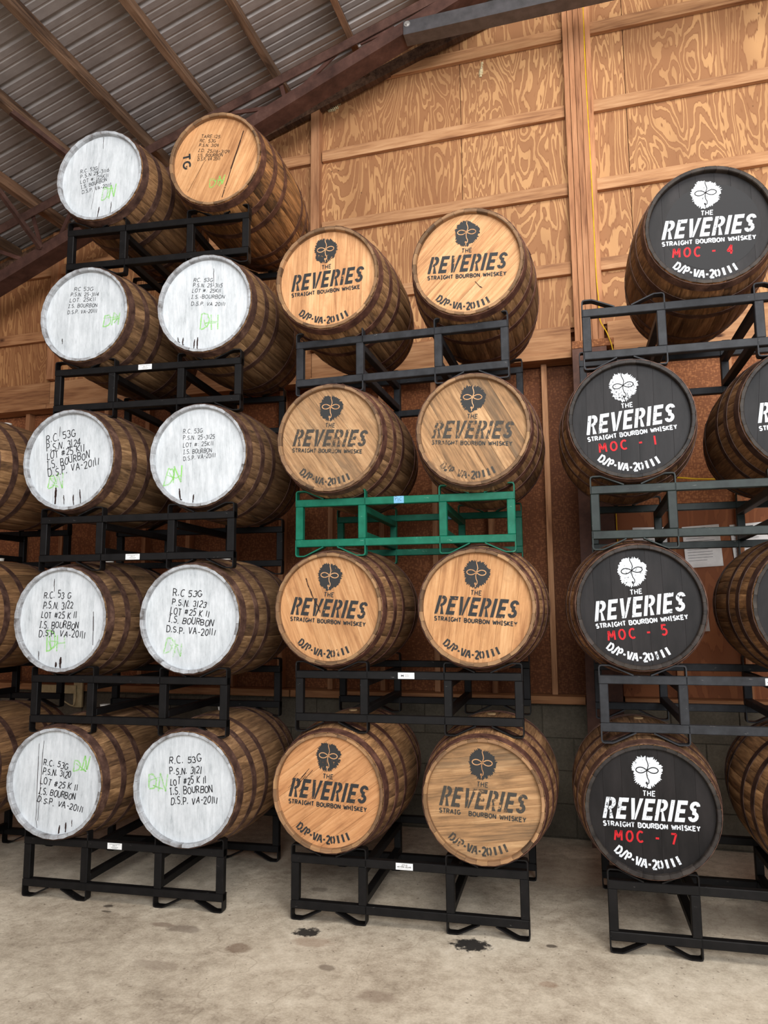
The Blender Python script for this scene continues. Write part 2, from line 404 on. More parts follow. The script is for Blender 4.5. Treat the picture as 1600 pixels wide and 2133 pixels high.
    def mesh(self, name, mats, fix=True):
        me = D.meshes.new(name); me.from_pydata(self.v, [], self.f)
        for m in mats: me.materials.append(MAT[m])
        me.polygons.foreach_set('material_index', self.mi); me.polygons.foreach_set('use_smooth', self.sm)
        if fix:
            bm = bmesh.new(); bm.from_mesh(me); bmesh.ops.recalc_face_normals(bm, faces=bm.faces); bm.to_mesh(me); bm.free()
        me.update(); return me

def ob(name, me, parent=None, loc=(0, 0, 0), rot=(0, 0, 0), color=None):
    o = D.objects.new(name, me); COL.objects.link(o); o.location = loc; o.rotation_euler = rot
    if parent is not None: o.parent = parent
    if color: o.color = (*color, 1)
    return o
def thing(name, label, cat, loc=(0, 0, 0), rz=0, group=None):
    o = ob(name, None, None, loc, (0, 0, rz)); tag(o, label, cat, group); o.empty_display_size = 0.1
    return o
def tag(o, label, cat, group=None):
    o['label'] = label; o['category'] = cat
    if group: o['group'] = group
    return o
def struct(o):
    o['kind'] = 'structure'; return o

# ------------------------------------------------------------------ setting: floor, walls, roof
ROOF = lambda x: 4.852 + (x + 2.883) * 0.316
RIDGE = 2.9
YW = 1.6
struct(ob('floor', MB().cbox(-5.6, 6.5, -10.0, 1.8, -0.12, 0.0).mesh('floor', ['floor'])))

wall = struct(ob('wall_back', MB().cbox(-5.6, 6.5, 1.72, 1.78, 0.85, 3.5).cbox(-5.6, 6.5, 1.60, 1.8, 0.0, 0.85, mi=1).mesh('wall_back', ['osb', 'mortar']), color=(0.75, 0.62, 0.55)))
def wpart(name, mb, mats, color=(1, 1, 1)):
    return ob(name, mb.mesh(name, mats), wall, color=color)
def tone(x):   # dimmer light towards the left end of the wall, put into the board tint
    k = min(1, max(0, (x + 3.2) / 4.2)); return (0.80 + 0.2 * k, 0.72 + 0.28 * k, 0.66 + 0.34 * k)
# upper plywood sheets, 4 ft wide, cut to the roof line
seams = [-5.36, -4.15, -2.95, -1.75, -0.545, 0.645, 1.83, 3.03, 4.23, 5.43]
for a, b in zip(seams[:-1], seams[1:]):
    for z0, z1 in ((3.42, 5.645), (5.645, 9.9)):
        zl = ROOF(a) if a < RIDGE else 2 * ROOF(RIDGE) - ROOF(a); zr = ROOF(b) if b < RIDGE else 2 * ROOF(RIDGE) - ROOF(b)
        zl -= 0.005; zr -= 0.005
        tl, tr = min(z1, zl), min(z1, zr)
        if max(tl, tr) <= z0 + 0.02: continue
        g = 0.0025; x0, x1 = a + g, b - g
        pts = [(x0, z0 + g), (x1, z0 + g)] + ([(x1, tr - g)] if tr > z0 + 0.01 else []) + ([(x0, tl - g)] if tl > z0 + 0.01 else [])
        if len(pts) < 3: continue
        n_ = len(pts); xm = (a + b) / 2; zm = z0
        mb = MB().add([(p[0] - xm, YW, p[1] - zm) for p in pts] + [(p[0] - xm, YW + 0.015, p[1] - zm) for p in pts],
                      [list(range(n_)), list(range(2 * n_ - 1, n_ - 1, -1))] + [(i, (i + 1) % n_, n_ + (i + 1) % n_, n_ + i) for i in range(n_)])
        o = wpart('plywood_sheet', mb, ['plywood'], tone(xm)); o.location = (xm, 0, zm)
zz = [(-5.6, ROOF(-5.6)), (RIDGE, ROOF(RIDGE)), (6.4, 2 * ROOF(RIDGE) - ROOF(6.4))]
P_ = [(-5.6, 3.4), (6.4, 3.4)] + zz[::-1]
wpart('backing_board', MB().add([(x, 1.63, z) for x, z in P_] + [(x, 1.65, z) for x, z in P_], [list(range(5)), list(range(9, 4, -1))] + [(i, (i + 1) % 5, 5 + (i + 1) % 5, 5 + i) for i in range(5)]), ['osb'])
# girts between posts
for gz in (3.80, 4.39, 4.99, 5.60):
    segs = [(-5.5, -1.78), (-1.74, -0.56), (-0.462, 1.405), (1.605, 5.4)]
    for x0, x1 in segs:
        if gz + 0.09 > ROOF(x1) - 0.1: continue
        while gz + 0.09 > ROOF(x0) - 0.03: x0 += 0.05
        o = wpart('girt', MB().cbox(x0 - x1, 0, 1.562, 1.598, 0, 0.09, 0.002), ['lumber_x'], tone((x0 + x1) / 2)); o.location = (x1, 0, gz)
# posts
for i, (x0, yf, z1) in enumerate([(1.413, 1.515, 6.05), (1.452, 1.500, 6.06), (1.491, 1.492, 5.98), (1.530, 1.505, 6.08), (1.569, 1.518, 6.1)]):
    z0 = 3.27
    o = wpart('post_ply', MB().cbox(-0.0185, 0.0185, yf, 1.598, 0, z1 - z0, 0.0015), ['lumber_z'], (1.02, 0.95, 0.92)); o.location = (x0 + 0.0185, 0, z0)
for x0 in (-0.545, -1.76, -2.96):
    z0 = 3.44; z1 = ROOF(x0) - 0.06
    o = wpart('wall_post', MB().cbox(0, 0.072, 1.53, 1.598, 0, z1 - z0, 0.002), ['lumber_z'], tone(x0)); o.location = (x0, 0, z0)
# header, ledger, sill
for x0, x1 in ((-5.5, -2.95), (-2.945, -0.55), (-0.545, 1.385), (1.63, 4.0)):
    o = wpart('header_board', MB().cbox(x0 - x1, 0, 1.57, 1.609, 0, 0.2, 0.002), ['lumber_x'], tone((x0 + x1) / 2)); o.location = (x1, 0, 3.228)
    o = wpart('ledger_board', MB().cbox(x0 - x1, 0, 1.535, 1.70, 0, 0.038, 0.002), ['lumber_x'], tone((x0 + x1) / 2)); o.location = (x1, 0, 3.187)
for x0, x1 in ((-5.5, -3.1), (-3.09, -0.7), (-0.69, 1.385), (1.63, 4.0)):
    o = wpart('sill_plate', MB().cbox(x0 - x1, 0, 1.55, 1.71, 0, 0.05, 0.002), ['lumber_x'], (0.78, 0.7, 0.64)); o.location = (x1, 0, 0.853)
for k in range(13):
    x0 = 1.17 - 0.4 * k
    if x0 < -4: break
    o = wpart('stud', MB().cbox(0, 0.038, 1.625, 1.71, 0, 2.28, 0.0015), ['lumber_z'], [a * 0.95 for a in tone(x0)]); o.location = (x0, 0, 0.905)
for x0 in (1.955, 2.36, 2.76):
    o = wpart('stud', MB().cbox(0, 0.038, 1.60, 1.71, 0, 2.28, 0.0015), ['lumber_z'], (0.98, 0.9, 0.85)); o.location = (x0, 0, 0.905)
# infill boards behind the studs
x = 1.39
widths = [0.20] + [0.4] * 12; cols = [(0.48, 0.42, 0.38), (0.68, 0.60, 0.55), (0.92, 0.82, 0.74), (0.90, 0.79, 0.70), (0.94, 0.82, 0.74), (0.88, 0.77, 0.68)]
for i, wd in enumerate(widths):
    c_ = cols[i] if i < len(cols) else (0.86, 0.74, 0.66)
    z1 = 3.18
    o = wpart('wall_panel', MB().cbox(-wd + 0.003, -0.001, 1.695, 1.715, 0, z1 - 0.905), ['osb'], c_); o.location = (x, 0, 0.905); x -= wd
for x0, x1, z0, z1, mt, cc in ((1.625, 3.0, 2.125, 3.185, 'osb', (1.08, 1.0, 0.92)), (1.625, 3.0, 0.905, 2.12, 'plywood_plain', (1, 1, 1)), (3.005, 4.2, 0.905, 3.185, 'osb', (1, 0.9, 0.85))):
    o = wpart('wall_panel', MB().cbox(x0 - x1, 0, 1.645, 1.66, 0, z1 - z0), [mt], cc); o.location = (x1, 0, z0)
# concrete blocks
blk = MB().cbox(0.003, 0.397, 1.592, 1.62, 0.002, 0.204, 0.003).mesh('concrete_block', ['block'])
for r in range(4):
    for k in range(23):
        x0 = -3.9 + 0.4 * k - (0.2 if r % 2 else 0)
        z0 = 0.207 * r + 0.01
        ob('concrete_block', blk, wall, (x0, RND.uniform(-0.002, 0.002), z0))

# side wall and far bits that close the barn on the left
struct(ob('wall_left', MB().cbox(-5.68, -5.6, -7.5, 1.78, 0.0, ROOF(-5.6) + 0.02).mesh('wall_left', ['plywood_plain']), color=(0.8, 0.75, 0.7)))

struct(ob('wall_right', MB().cbox(5.5, 5.58, -0.5, 1.60, 0.0, 2 * ROOF(RIDGE) - ROOF(5.5)).mesh('wall_right', ['plywood_plain']), color=(0.8, 0.75, 0.7)))

# roof: ribbed sheets + purlins
roof = struct(ob('ceiling', None)); roof.empty_display_size = 0.1
def rib_profile(y0, wd):
    pts = []; n = 4; s = wd / n
    for k in range(n):
        y = y0 + k * s
        pts += [(y, 0), (y + 0.012, 0.02), (y + 0.030, 0.02), (y + 0.042, 0)]
        for m in (0.085, 0.145):
            pts += [(y + m, 0), (y + m + 0.005, 0.005), (y + m + 0.017, 0.005), (y + m + 0.022, 0)]
    pts.append((y0 + wd, 0)); return pts
sl = math.atan(0.316)
def roof_sheet(x0, x1, f):
    mb = MB(); P = rib_profile(0, 0.914)
    n_ = len(P); vs = [(x0, y, f(x0) + z) for y, z in P] + [(x1, y, f(x1) + z) for y, z in P]
    mb.add(vs, [(i, i + 1, n_ + i + 1, n_ + i) for i in range(n_ - 1)])
    return mb
m1 = roof_sheet(-6.0, RIDGE, lambda x: ROOF(x) + 0.004).mesh('roof_sheet', ['roof'])
m2 = roof_sheet(RIDGE, 7.0, lambda x: 2 * ROOF(RIDGE) - ROOF(x) + 0.004).mesh('roof_sheet', ['roof'])
for m_ in (m1, m2):
    for p in m_.polygons: pass
for k in range(10):
    y0 = 1.78 - 0.914 * (k + 1)
    ob('roof_sheet', m1, roof, (0, y0, 0)); ob('roof_sheet', m2, roof, (0, y0, 0.0005))
PX = [-4.93, -4.39, -3.85, -3.31, -2.785, -2.262, -1.733, -1.186, -0.655, -0.075, 0.475, 1.02, 1.57, 2.12, 2.67]
for x in PX:
    mb = MB().cbox(-0.045, 0, -7.6, 1.590, -0.128, -0.001, 0.002)
    x = 1.5247 + (x - 1.5247) * 1.0078
    o = ob('purlin', mb.mesh('purlin', ['purlin']), roof, (x, 0, ROOF(x)), (0, -sl, 0))
    o.color = (1.08, 0.98, 0.92, 1) if round(x, 2) in (-2.82, -0.09) else (1, 1, 1, 1)
for x in (3.3, 3.85, 4.4, 4.95, 5.5):
    ob('purlin', MB().cbox(-0.040, 0, -7.6, 1.590, -0.089, -0.001).mesh('purlin', ['purlin']), roof, (x, 0, 2 * ROOF(RIDGE) - ROOF(x)), (0, sl, 0))
ob('wall_plate', MB().beam((-5.5, 1.55, ROOF(-5.5) - 0.15), (1.41, 1.55, ROOF(1.41) - 0.15), 0.05, 0.09).mesh('wall_plate', ['purlin']), roof, color=(0.7, 0.62, 0.6))

# ------------------------------------------------------------------ roof truss and channel
YT = 1.102
tr = thing('roof_truss', 'rusty brown steel truss climbing under the roof from lower left to the grey channel', 'truss', (-3.0, YT, 4.2))
def tpart(name, mb, mats, col=(1, 1, 1)):
    o = ob(name, mb.mesh(name, mats), tr, color=col); o.location = (3.0, -YT, -4.2); return o
UC = lambda x: 4.716 + (x + 2.883) * 0.316
LC = lambda x: 4.233 + (x + 3.088) * 0.407
def slab(x0, x1, f, h, y0, y1, mb=None):
    mb = mb or MB()
    vs = [(x, y, f(x) - dz) for x in (x0, x1) for y in (y0, y1) for dz in (h, 0)]
    return mb.add(vs, [(0, 1, 3, 2), (4, 6, 7, 5), (0, 4, 5, 1), (2, 3, 7, 6), (0, 2, 6, 4), (1, 5, 7, 3)])
mb = slab(-5.4, 1.0, UC, 0.075, YT, YT + 0.008); slab(-5.4, 1.0, UC, 0.008, YT + 0.008, YT + 0.075, mb)
tpart('upper_chord', mb, ['primer'])
mb = slab(-5.4, 0.92, LC, 0.098, YT - 0.01, YT - 0.002); slab(-5.4, 0.92, lambda x: LC(x) - 0.09, 0.008, YT - 0.002, YT + 0.14, mb); slab(-5.4, 0.92, lambda x: LC(x) + 0.0, 0.008, YT - 0.002, YT + 0.05, mb)
tpart('lower_chord', mb, ['primer'], (0.95, 0.9, 0.9))
for (a, b, c_, d) in [(-2.82, 4.70, -2.70, 4.36), (-3.35, 4.52, -2.84, 4.30), (-2.38, 4.80, -2.56, 4.42), (-1.9, 4.98, -1.7, 4.74), (-1.16, 5.235, -0.70, 5.20), (-0.63, 5.40, -0.585, 5.23), (-0.48, 5.29, -0.15, 5.55), (0.0, 5.56, 0.26, 5.62), (-3.9, 4.36, -3.7, 3.98), (-4.5, 4.15, -4.3, 3.74)]:
    tpart('web_bar', MB().beam((a, YT + 0.025, b), (c_, YT + 0.025, d), 0.03, 0.012, up=(0, 1, 0)), ['primer'], (0.95, 0.85, 0.85))
# flange braces from purlins down to the lower chord
for (p, q) in [((-2.80, 0.62, 4.74), (-2.69, YT - 0.016, 4.36)), ((-2.275, 0.28, 4.905), (-1.93, YT - 0.016, 4.66))]:
    tpart('flange_brace', MB().beam(p, q, 0.035, 0.006).beam(Vector(p) + Vector((0.016, 0, 0.014)), Vector(q) + Vector((0.016, 0, 0.014)), 0.005, 0.032), ['primer'])
ch = thing('steel_channel', 'grey steel channel bolted to the truss and running level to the right', 'beam', (1.9, YT, 5.5))
mb = MB().cbox(-1.563, 2.6, -0.024, -0.014, 0.007, 0.112).cbox(-1.563, 2.6, -0.014, 0.09, 0.007, 0.016).cbox(-1.563, 2.6, -0.014, 0.05, 0.104, 0.112)
ob('channel_web', mb.mesh('channel_web', ['channel']), ch)
for bx in (-1.535,):
    mb = MB().disc(0.022, -0.028, -0.024, 20, cz=0.085).disc(0.013, -0.038, -0.028, 6, cz=0.085)
    ob('bolt', mb.mesh('bolt', ['bolt']), ch, (bx, 0, 0))

# steel column under the post
cl = thing('steel_column', 'brown painted steel column standing against the back wall below the laminated post', 'column', (1.505, 1.5, 0))
mb = MB().cbox(-0.112, 0.112, -0.05, -0.040, 0, 3.215, 0.001).cbox(-0.004, 0.004, -0.040, 0.075, 0, 3.215).cbox(-0.112, 0.112, 0.064, 0.074, 0, 3.215)
ob('column_shaft', mb.mesh('column_shaft', ['primer']), cl, color=(1.1, 1.0, 0.9))
ob('cap_block', MB().cbox(-0.112, 0.16, -0.052, 0.068, 3.216, 3.268, 0.002).mesh('cap_block', ['osb']), cl, color=(1.15, 1.1, 1.0))

# ------------------------------------------------------------------ stroke lettering
def arc(cx, cy, rx, ry, a0, a1, n=7):
    return [(cx + rx * cos(radians(a0 + (a1 - a0) * i / n)), cy + ry * sin(radians(a0 + (a1 - a0) * i / n))) for i in range(n + 1)]
G = {  # glyph: (advance width, strokes) in a box of height 1
 'A': (.72, [[(0, 0), (.32, 1), (.64, 0)], [(.12, .36), (.52, .36)]]),
 'B': (.66, [[(0, 0), (0, 1), (.3, 1)] + arc(.3, .76, .24, .24, 90, -90) + [(0, .52)], [(0, .52), (.3, .52)] + arc(.32, .26, .26, .26, 90, -90) + [(0, 0)]]),
 'C': (.66, [arc(.34, .5, .34, .5, 50, 310, 10)]),
 'D': (.68, [[(0, 0), (0, 1), (.22, 1)] + arc(.22, .5, .4, .5, 90, -90, 9) + [(0, 0)]]),
 'E': (.58, [[(.5, 1), (0, 1), (0, 0), (.5, 0)], [(0, .52), (.42, .52)]]),
 'G': (.72, [arc(.34, .5, .34, .5, 50, 340, 10) + [(.66, .42), (.4, .42)]]),
 'H': (.66, [[(0, 0), (0, 1)], [(.56, 0), (.56, 1)], [(0, .5), (.56, .5)]]),
 'I': (.4, [[(.15, 0), (.15, 1)], [(0, 1), (.32, 1)], [(0, 0), (.32, 0)]]),
 'J': (.5, [[(.36, 1)] + [(.36, .25)] + arc(.18, .22, .18, .22, 0, -170, 5)]),
 'K': (.64, [[(0, 0), (0, 1)], [(.52, 1), (.04, .46), (.56, 0)]]),
 'L': (.54, [[(0, 1), (0, 0), (.46, 0)]]),
 'M': (.8, [[(0, 0), (.06, 1), (.36, .3), (.66, 1), (.72, 0)]]),
 'N': (.68, [[(0, 0), (0, 1), (.56, 0), (.56, 1)]]),
 'O': (.72, [arc(.32, .5, .32, .5, 90, 450, 14)]),
 'P': (.6, [[(0, 0), (0, 1), (.28, 1)] + arc(.28, .73, .24, .27, 90, -90) + [(0, .46)]]),
 'R': (.64, [[(0, 0), (0, 1), (.28, 1)] + arc(.28, .75, .24, .25, 90, -90) + [(0, .5)], [(.26, .5), (.54, 0)]]),
 'S': (.6, [arc(.27, .76, .25, .24, 40, 270, 7) + arc(.27, .26, .26, .26, 90, -150, 7)]),
 'T': (.62, [[(0, 1), (.56, 1)], [(.28, 1), (.28, 0)]]),
 'U': (.68, [[(0, 1), (0, .3)] + arc(.28, .28, .28, .28, 180, 360, 7) + [(.56, 1)]]),
 'V': (.68, [[(0, 1), (.29, 0), (.58, 1)]]),
 'W': (.9, [[(0, 1), (.2, 0), (.41, .8), (.62, 0), (.82, 1)]]),
 'Y': (.66, [[(0, 1), (.29, .48), (.58, 1)], [(.29, .48), (.29, 0)]]),
 'Q': (.76, [arc(.32, .5, .32, .5, 90, 450, 14), [(.4, .24), (.66, -.04)]]),
 '0': (.62, [arc(.27, .5, .27, .5, 90, 450, 12)]), '1': (.28, [[(.1, 0), (.1, 1)]]),
 '2': (.6, [arc(.26, .72, .25, .28, 160, -30, 7) + [(.02, 0), (.54, 0)]]),
 '3': (.58, [arc(.24, .76, .24, .24, 150, -80, 7), arc(.24, .27, .27, .27, 80, -150, 8)]),
 '4': (.62, [[(.4, 0), (.4, 1), (0, .32), (.56, .32)]]),
 '5': (.58, [[(.48, 1), (.06, 1), (.03, .56)] + arc(.22, .31, .28, .31, 110, -140, 8)]),
 '6': (.6, [[(.44, 1), (.12, .56)] + arc(.27, .28, .25, .28, 150, 510, 11)]),
 '7': (.56, [[(0, 1), (.5, 1), (.18, 0)]]),
 '8': (.6, [arc(.27, .75, .22, .25, -90, 270, 10), arc(.27, .25, .26, .25, 90, 450, 10)]),
 '9': (.58, [arc(.26, .72, .24, .28, 0, 360, 10) + [(.46, .4), (.38, 0)]]),
 '#': (.78, [[(.14, .1), (.26, .9)], [(.42, .1), (.54, .9)], [(.02, .36), (.64, .36)], [(.06, .66), (.68, .66)]]),
 '.': (.26, [[(.05, 0), (.09, .15)]]), ':': (.26, [[(.08, .1), (.08, .2)], [(.08, .6), (.08, .7)]]), '-': (.46, [[(.04, .45), (.38, .45)]]), ' ': (.36, []), ',': (.2, [[(.08, .05), (.02, -.12)]])}
def layout(text, track=0.14):
    x = 0; out = []
    for chx in text:
        w_, st = G[chx]
        out.append((x, w_, st, chx)); x += w_ + track
    return out, x - track
def write(mb, text, x0, z0, x1, z1, h, wd, y, jit=0.0, rng=None, skew=0.0, track=0.14, mi=0):
    lay, tot = layout(text, track); dx, dz = x1 - x0, z1 - z0; L = math.hypot(dx, dz); ca, sa = dx / L, dz / L; sx = L / tot
    for gx, gw, st, chx in lay:
        jy = rng.uniform(-.12, .12) * jit if rng else 0; js = 1 + (rng.uniform(-.14, .14) * jit if rng else 0); jr = rng.uniform(-.12, .12) * jit if rng else 0
        for s in st:
            P = []
            for (px, py) in s:
                if rng: px += rng.uniform(-.03, .03) * jit; py += rng.uniform(-.03, .03) * jit
                a = (gx + px + (py * (skew + jr))) * sx; b = (py * js + jy) * h
                P.append((x0 + a * ca - b * sa, z0 + a * sa + b * ca))
            mb.ribbon(P, wd, y, mi)
    return mb

# stencilled main word: letters as polygons with stencil bridges, box 1 x 1 each
def stencil_word():
    """list of polygons for REVERIES, height 1, total width W"""
    T = 0.25
    def E(w_=0.68): return w_, [[(0, 0), (T, 0), (T, 1), (0, 1)], [(T - .01, .80), (w_, .80), (w_, 1), (T - .01, 1)], [(T - .01, .41), (w_ * .88, .41), (w_ * .88, .60), (T - .01, .60)], [(T - .01, 0), (w_, 0), (w_, .2), (T - .01, .2)]]
    def R(w_=0.74):
        bowl = [(T + .05, 1)] + [(p[0], p[1]) for p in arc(.40, .72, .34, .28, 90, -75, 8)] + [(w_ + .02, 0), (w_ - .26, 0), (.40, .42), (T + .05, .42), (T + .05, .56)] + [(p[0], p[1]) for p in arc(.38, .71, .09, .13, -80, 90, 6)] + [(T + .05, .84)]
        return w_, [[(0, 0), (T, 0), (T, 1), (0, 1)], bowl]
    def V(w_=0.80): return w_, [[(-.02, 1), (T - .02, 1), (.42, .28), (.40, 0), (.25, 0)], [(w_ - T + .02, 1), (w_ + .02, 1), (.55, 0), (.44, 0), (.455, .24)]]
    def I(w_=0.28): return w_, [[(0, 0), (T + .01, 0), (T + .01, 1), (0, 1)]]
    out = []; x = 0
    for c_ in 'REVERIE':
        w_, P = dict(R=R, E=E, V=V, I=I)[c_]()
        out += [[(x + a, b) for a, b in p] for p in P]; x += w_ + 0.165
    s = arc(.36, .735, .22, .155, 5, 268, 10) + arc(.36, .27, .225, .16, 88, -175, 10)
    return out, [(x + a, b) for a, b in s], x + .72
SW = stencil_word()
def put_word(mb, cx, cz, width, h, y, skew=0.22):
    polys, s, tot = SW; k = (width - skew * h) / tot
    f = lambda p: (cx - width / 2 + p[0] * k + p[1] * h * skew, cz - h / 2 + p[1] * h)
    for p in polys: mb.poly([f(q) for q in p], y)
    mb.ribbon([f(q) for q in s], 0.245 * k, y)
STN = {'D': [[(.02, 0), (.02, 1)], [(.2, .93)] + arc(.26, .5, .40, .46, 78, -78, 8) + [(.2, .07)]],
       'P': [[(.02, 0), (.02, 1)], [(.2, .95)] + arc(.28, .71, .26, .25, 80, -80, 6) + [(.2, .45)]],
       'A': [[(0, 0), (.27, .95)], [(.40, 1), (.68, 0)], [(.30, .34), (.50, .34)]],
       'V': [[(0, 1), (.28, .03)], [(.42, .03), (.66, 1)]],
       '0': [arc(.29, .5, .27, .46, 72, -72, 7), arc(.25, .5, .27, .46, 108, 252, 7)]}
def put_arc(mb, text, rad, a0, a1, h, wd, y):
    lay, tot = layout(text, 0.16)
    for gx, gw, st, chx in lay:
        st = STN.get(chx, st)
        if chx == 'S': st = [[(.0, .2), (.08, .03), (.2, .06), (.3, .4), (.38, .8), (.48, .97), (.62, .92)]]
        for s in st:
            P = []
            for px, py in s:
                a = radians(a0 + (a1 - a0) * (gx + px) / tot); r_ = rad - py * h
                P.append((r_ * cos(a), r_ * sin(a)))
            mb.ribbon(P, wd, y)
def emblem_outline(cx, cz, rx, rz, rng, n=96):
    P = []; r_ = 1
    for i in range(n):
        a = 2 * pi * i / n
        base = 1 + 0.05 * sin(3 * a + 1) + 0.03 * sin(7 * a)
        spike = rng.uniform(-0.085, 0.085) + (0.045 if i % 2 else -0.02)
        narrow = 0.97
        P.append((cx + rx * cos(a) * (base + spike) * narrow, cz + rz * sin(a) * (base + spike)))
    return P
def emblem_lines(mb, cx, cz, s, wd, y):
    P = []
    for i in range(40):
        a = 2 * pi * i / 40; d = 1 + sin(a) ** 2 * 0.9
        P.append((cx + s * 0.76 * cos(a) * (1.0 if True else 0) / (0.55 + 0.45 * d), cz + 0.10 * s + s * 0.40 * sin(a) * cos(a)))
    mb.ribbon(P, wd * 1.15, y, closed=True)
    Q = [(0, 1.05), (-.02, .85), (.07, .6), (.1, .42), (.03, .2), (0, .1), (-.04, -.15), (.0, -.4), (.1, -.6), (.09, -.78), (0, -.86), (-.1, -.82), (-.1, -.72), (-.03, -.74), (-.04, -.9), (-.03, -1.06)]
    mb.ribbon([(cx + a * s, cz + b * s) for a, b in Q], wd, y)
    return mb

# ------------------------------------------------------------------ barrel
LB = 0.89
BR = lambda y: 0.330 - 0.050 * ((y - LB / 2) / (LB / 2)) ** 2
def stave_mesh(deg, style):
    mb = MB(); hw = radians(deg) / 2 - 0.0013; e = 0.011; NS = 10
    angs = [-hw, -hw + e, 0, hw - e, hw]; dr = [-0.0022, 0, 0, 0, -0.0022]
    ys = [LB * i / NS for i in range(NS + 1)]; ys[0] = 0.0
    P = lambda r, a, y: (r * sin(a), y, r * cos(a))
    vs = [P(BR(y) + d, a, y) for y in ys for a, d in zip(angs, dr)]
    fs = [(5 * i + k, 5 * i + k + 1, 5 * i + k + 6, 5 * i + k + 5) for i in range(NS) for k in range(4)]
    mb.add(vs, fs, 0, True)
    for sgn in (-1, 1):    # edges of the stave
        vs = []
        for y in ys: vs += [P(BR(y) - 0.0022, sgn * hw, y), P(BR(y) - 0.0175, sgn * hw, y)]
        mb.add(vs, [(2 * i, 2 * i + 1, 2 * i + 3, 2 * i + 2) for i in range(NS)], 0)
    for y0, y1 in ((0.0, 0.034), (LB, LB - 0.034)):   # chime face and lip
        vs = [P(BR(y0) + dr[k], angs[k], y0) for k in (0, 2, 4)] + [P(BR(y0) - 0.0145, angs[k], y0) for k in (0, 2, 4)] + [P(BR(0) - 0.0185, angs[k], y1) for k in (0, 2, 4)]
        s_ = 0.004 if y0 == 0 else -0.004
        vs += [P(BR(y0) - 0.0175, angs[k], y0 + s_) for k in (0, 2, 4)]
        mb.add(vs, [(0, 1, 4, 3), (1, 2, 5, 4), (3, 4, 10, 9), (4, 5, 11, 10), (9, 10, 7, 6), (10, 11, 8, 7)], 1)
    body = 'stave_stained' if style == 'stained' else 'stave'
    chm = {'white': 'white_chime', 'tan': 'oak_chime', 'stained': 'oak_chime', 'black': 'black_chime', 'plain': 'oak_chime'}[style]
    return mb.mesh('stave', [body, chm], False)
PAT = [14.0] * 8 + [12.5] * 8 + [11.0] * 8 + [10.0] * 6
SM = {}
def get_stave(deg, style):
    k = (deg, style)
    if k not in SM:
        me = stave_mesh(deg, style)
        bm = bmesh.new(); bm.from_mesh(me); bmesh.ops.recalc_face_normals(bm, faces=bm.faces)
        bm.normal_update()
        # outer faces must look outwards
        for f in bm.faces:
            c_ = f.calc_center_median(); n_ = f.normal
            if f.material_index == 0 and f.smooth and (n_.x * c_.x + n_.z * c_.z) < 0: f.normal_flip()
        bm.to_mesh(me); bm.free(); SM[k] = me
    return SM[k]
def hoop_mesh(y0, y1):
    mb = MB(); seg = 60
    ra, rb = BR(y0) + 0.0008, BR(y1) + 0.0008; t_ = 0.0022
    vs = []
    for k in range(seg):
        a = 2 * pi * k / seg
        for y, r_ in ((y0, ra), (y0, ra + t_), (y1, rb + t_), (y1, rb)): vs.append((r_ * sin(a), y, r_ * cos(a)))
    mb.add(vs, [(4 * k + 1, 4 * ((k + 1) % seg) + 1, 4 * ((k + 1) % seg) + 2, 4 * k + 2) for k in range(seg)], 0, True)
    mb.add(vs, [(4 * k, 4 * ((k + 1) % seg), 4 * ((k + 1) % seg) + 1, 4 * k + 1) for k in range(seg)] + [(4 * k + 2, 4 * ((k + 1) % seg) + 2, 4 * ((k + 1) % seg) + 3, 4 * k + 3) for k in range(seg)], 0)
    # overlapped end with two rivets
    for a0, a1, ex in ((0.0, 0.17, 0.002),):
        vs = []
        for i in range(4):
            a = a0 + (a1 - a0) * i / 3
            for y, r_ in ((y0 + 0.001, ra + t_ + ex), (y1 - 0.001, rb + t_ + ex)): vs.append((r_ * sin(a), y, r_ * cos(a)))
        mb.add(vs, [(2 * i, 2 * i + 2, 2 * i + 3, 2 * i + 1) for i in range(3)], 0)
    for yy in (y0 + (y1 - y0) * 0.3, y0 + (y1 - y0) * 0.7):
        a = 0.09; r_ = BR(yy) + 0.005; c_ = Vector((r_ * sin(a), yy, r_ * cos(a))); up = Vector((sin(a), 0, cos(a))); s1 = Vector((cos(a), 0, -sin(a))); s2 = Vector((0, 1, 0))
        vs = [c_ + (s1 * cos(q) + s2 * sin(q)) * 0.005 for q in [i * pi / 3 for i in range(6)]] + [c_ + up * 0.003]
        mb.add(vs, [(i, (i + 1) % 6, 6) for i in range(6)], 0, True)
    return mb.mesh('hoop', ['hoop'])
HY = [(0.009, 0.058), (0.140, 0.180), (0.272, 0.310)]
HM = [hoop_mesh(a, b) for a, b in HY] + [hoop_mesh(LB - b, LB - a) for a, b in HY]
CUTS = [-0.266, -0.198, -0.118, -0.045, 0.036, 0.104, 0.186, 0.266]
HR = 0.2635
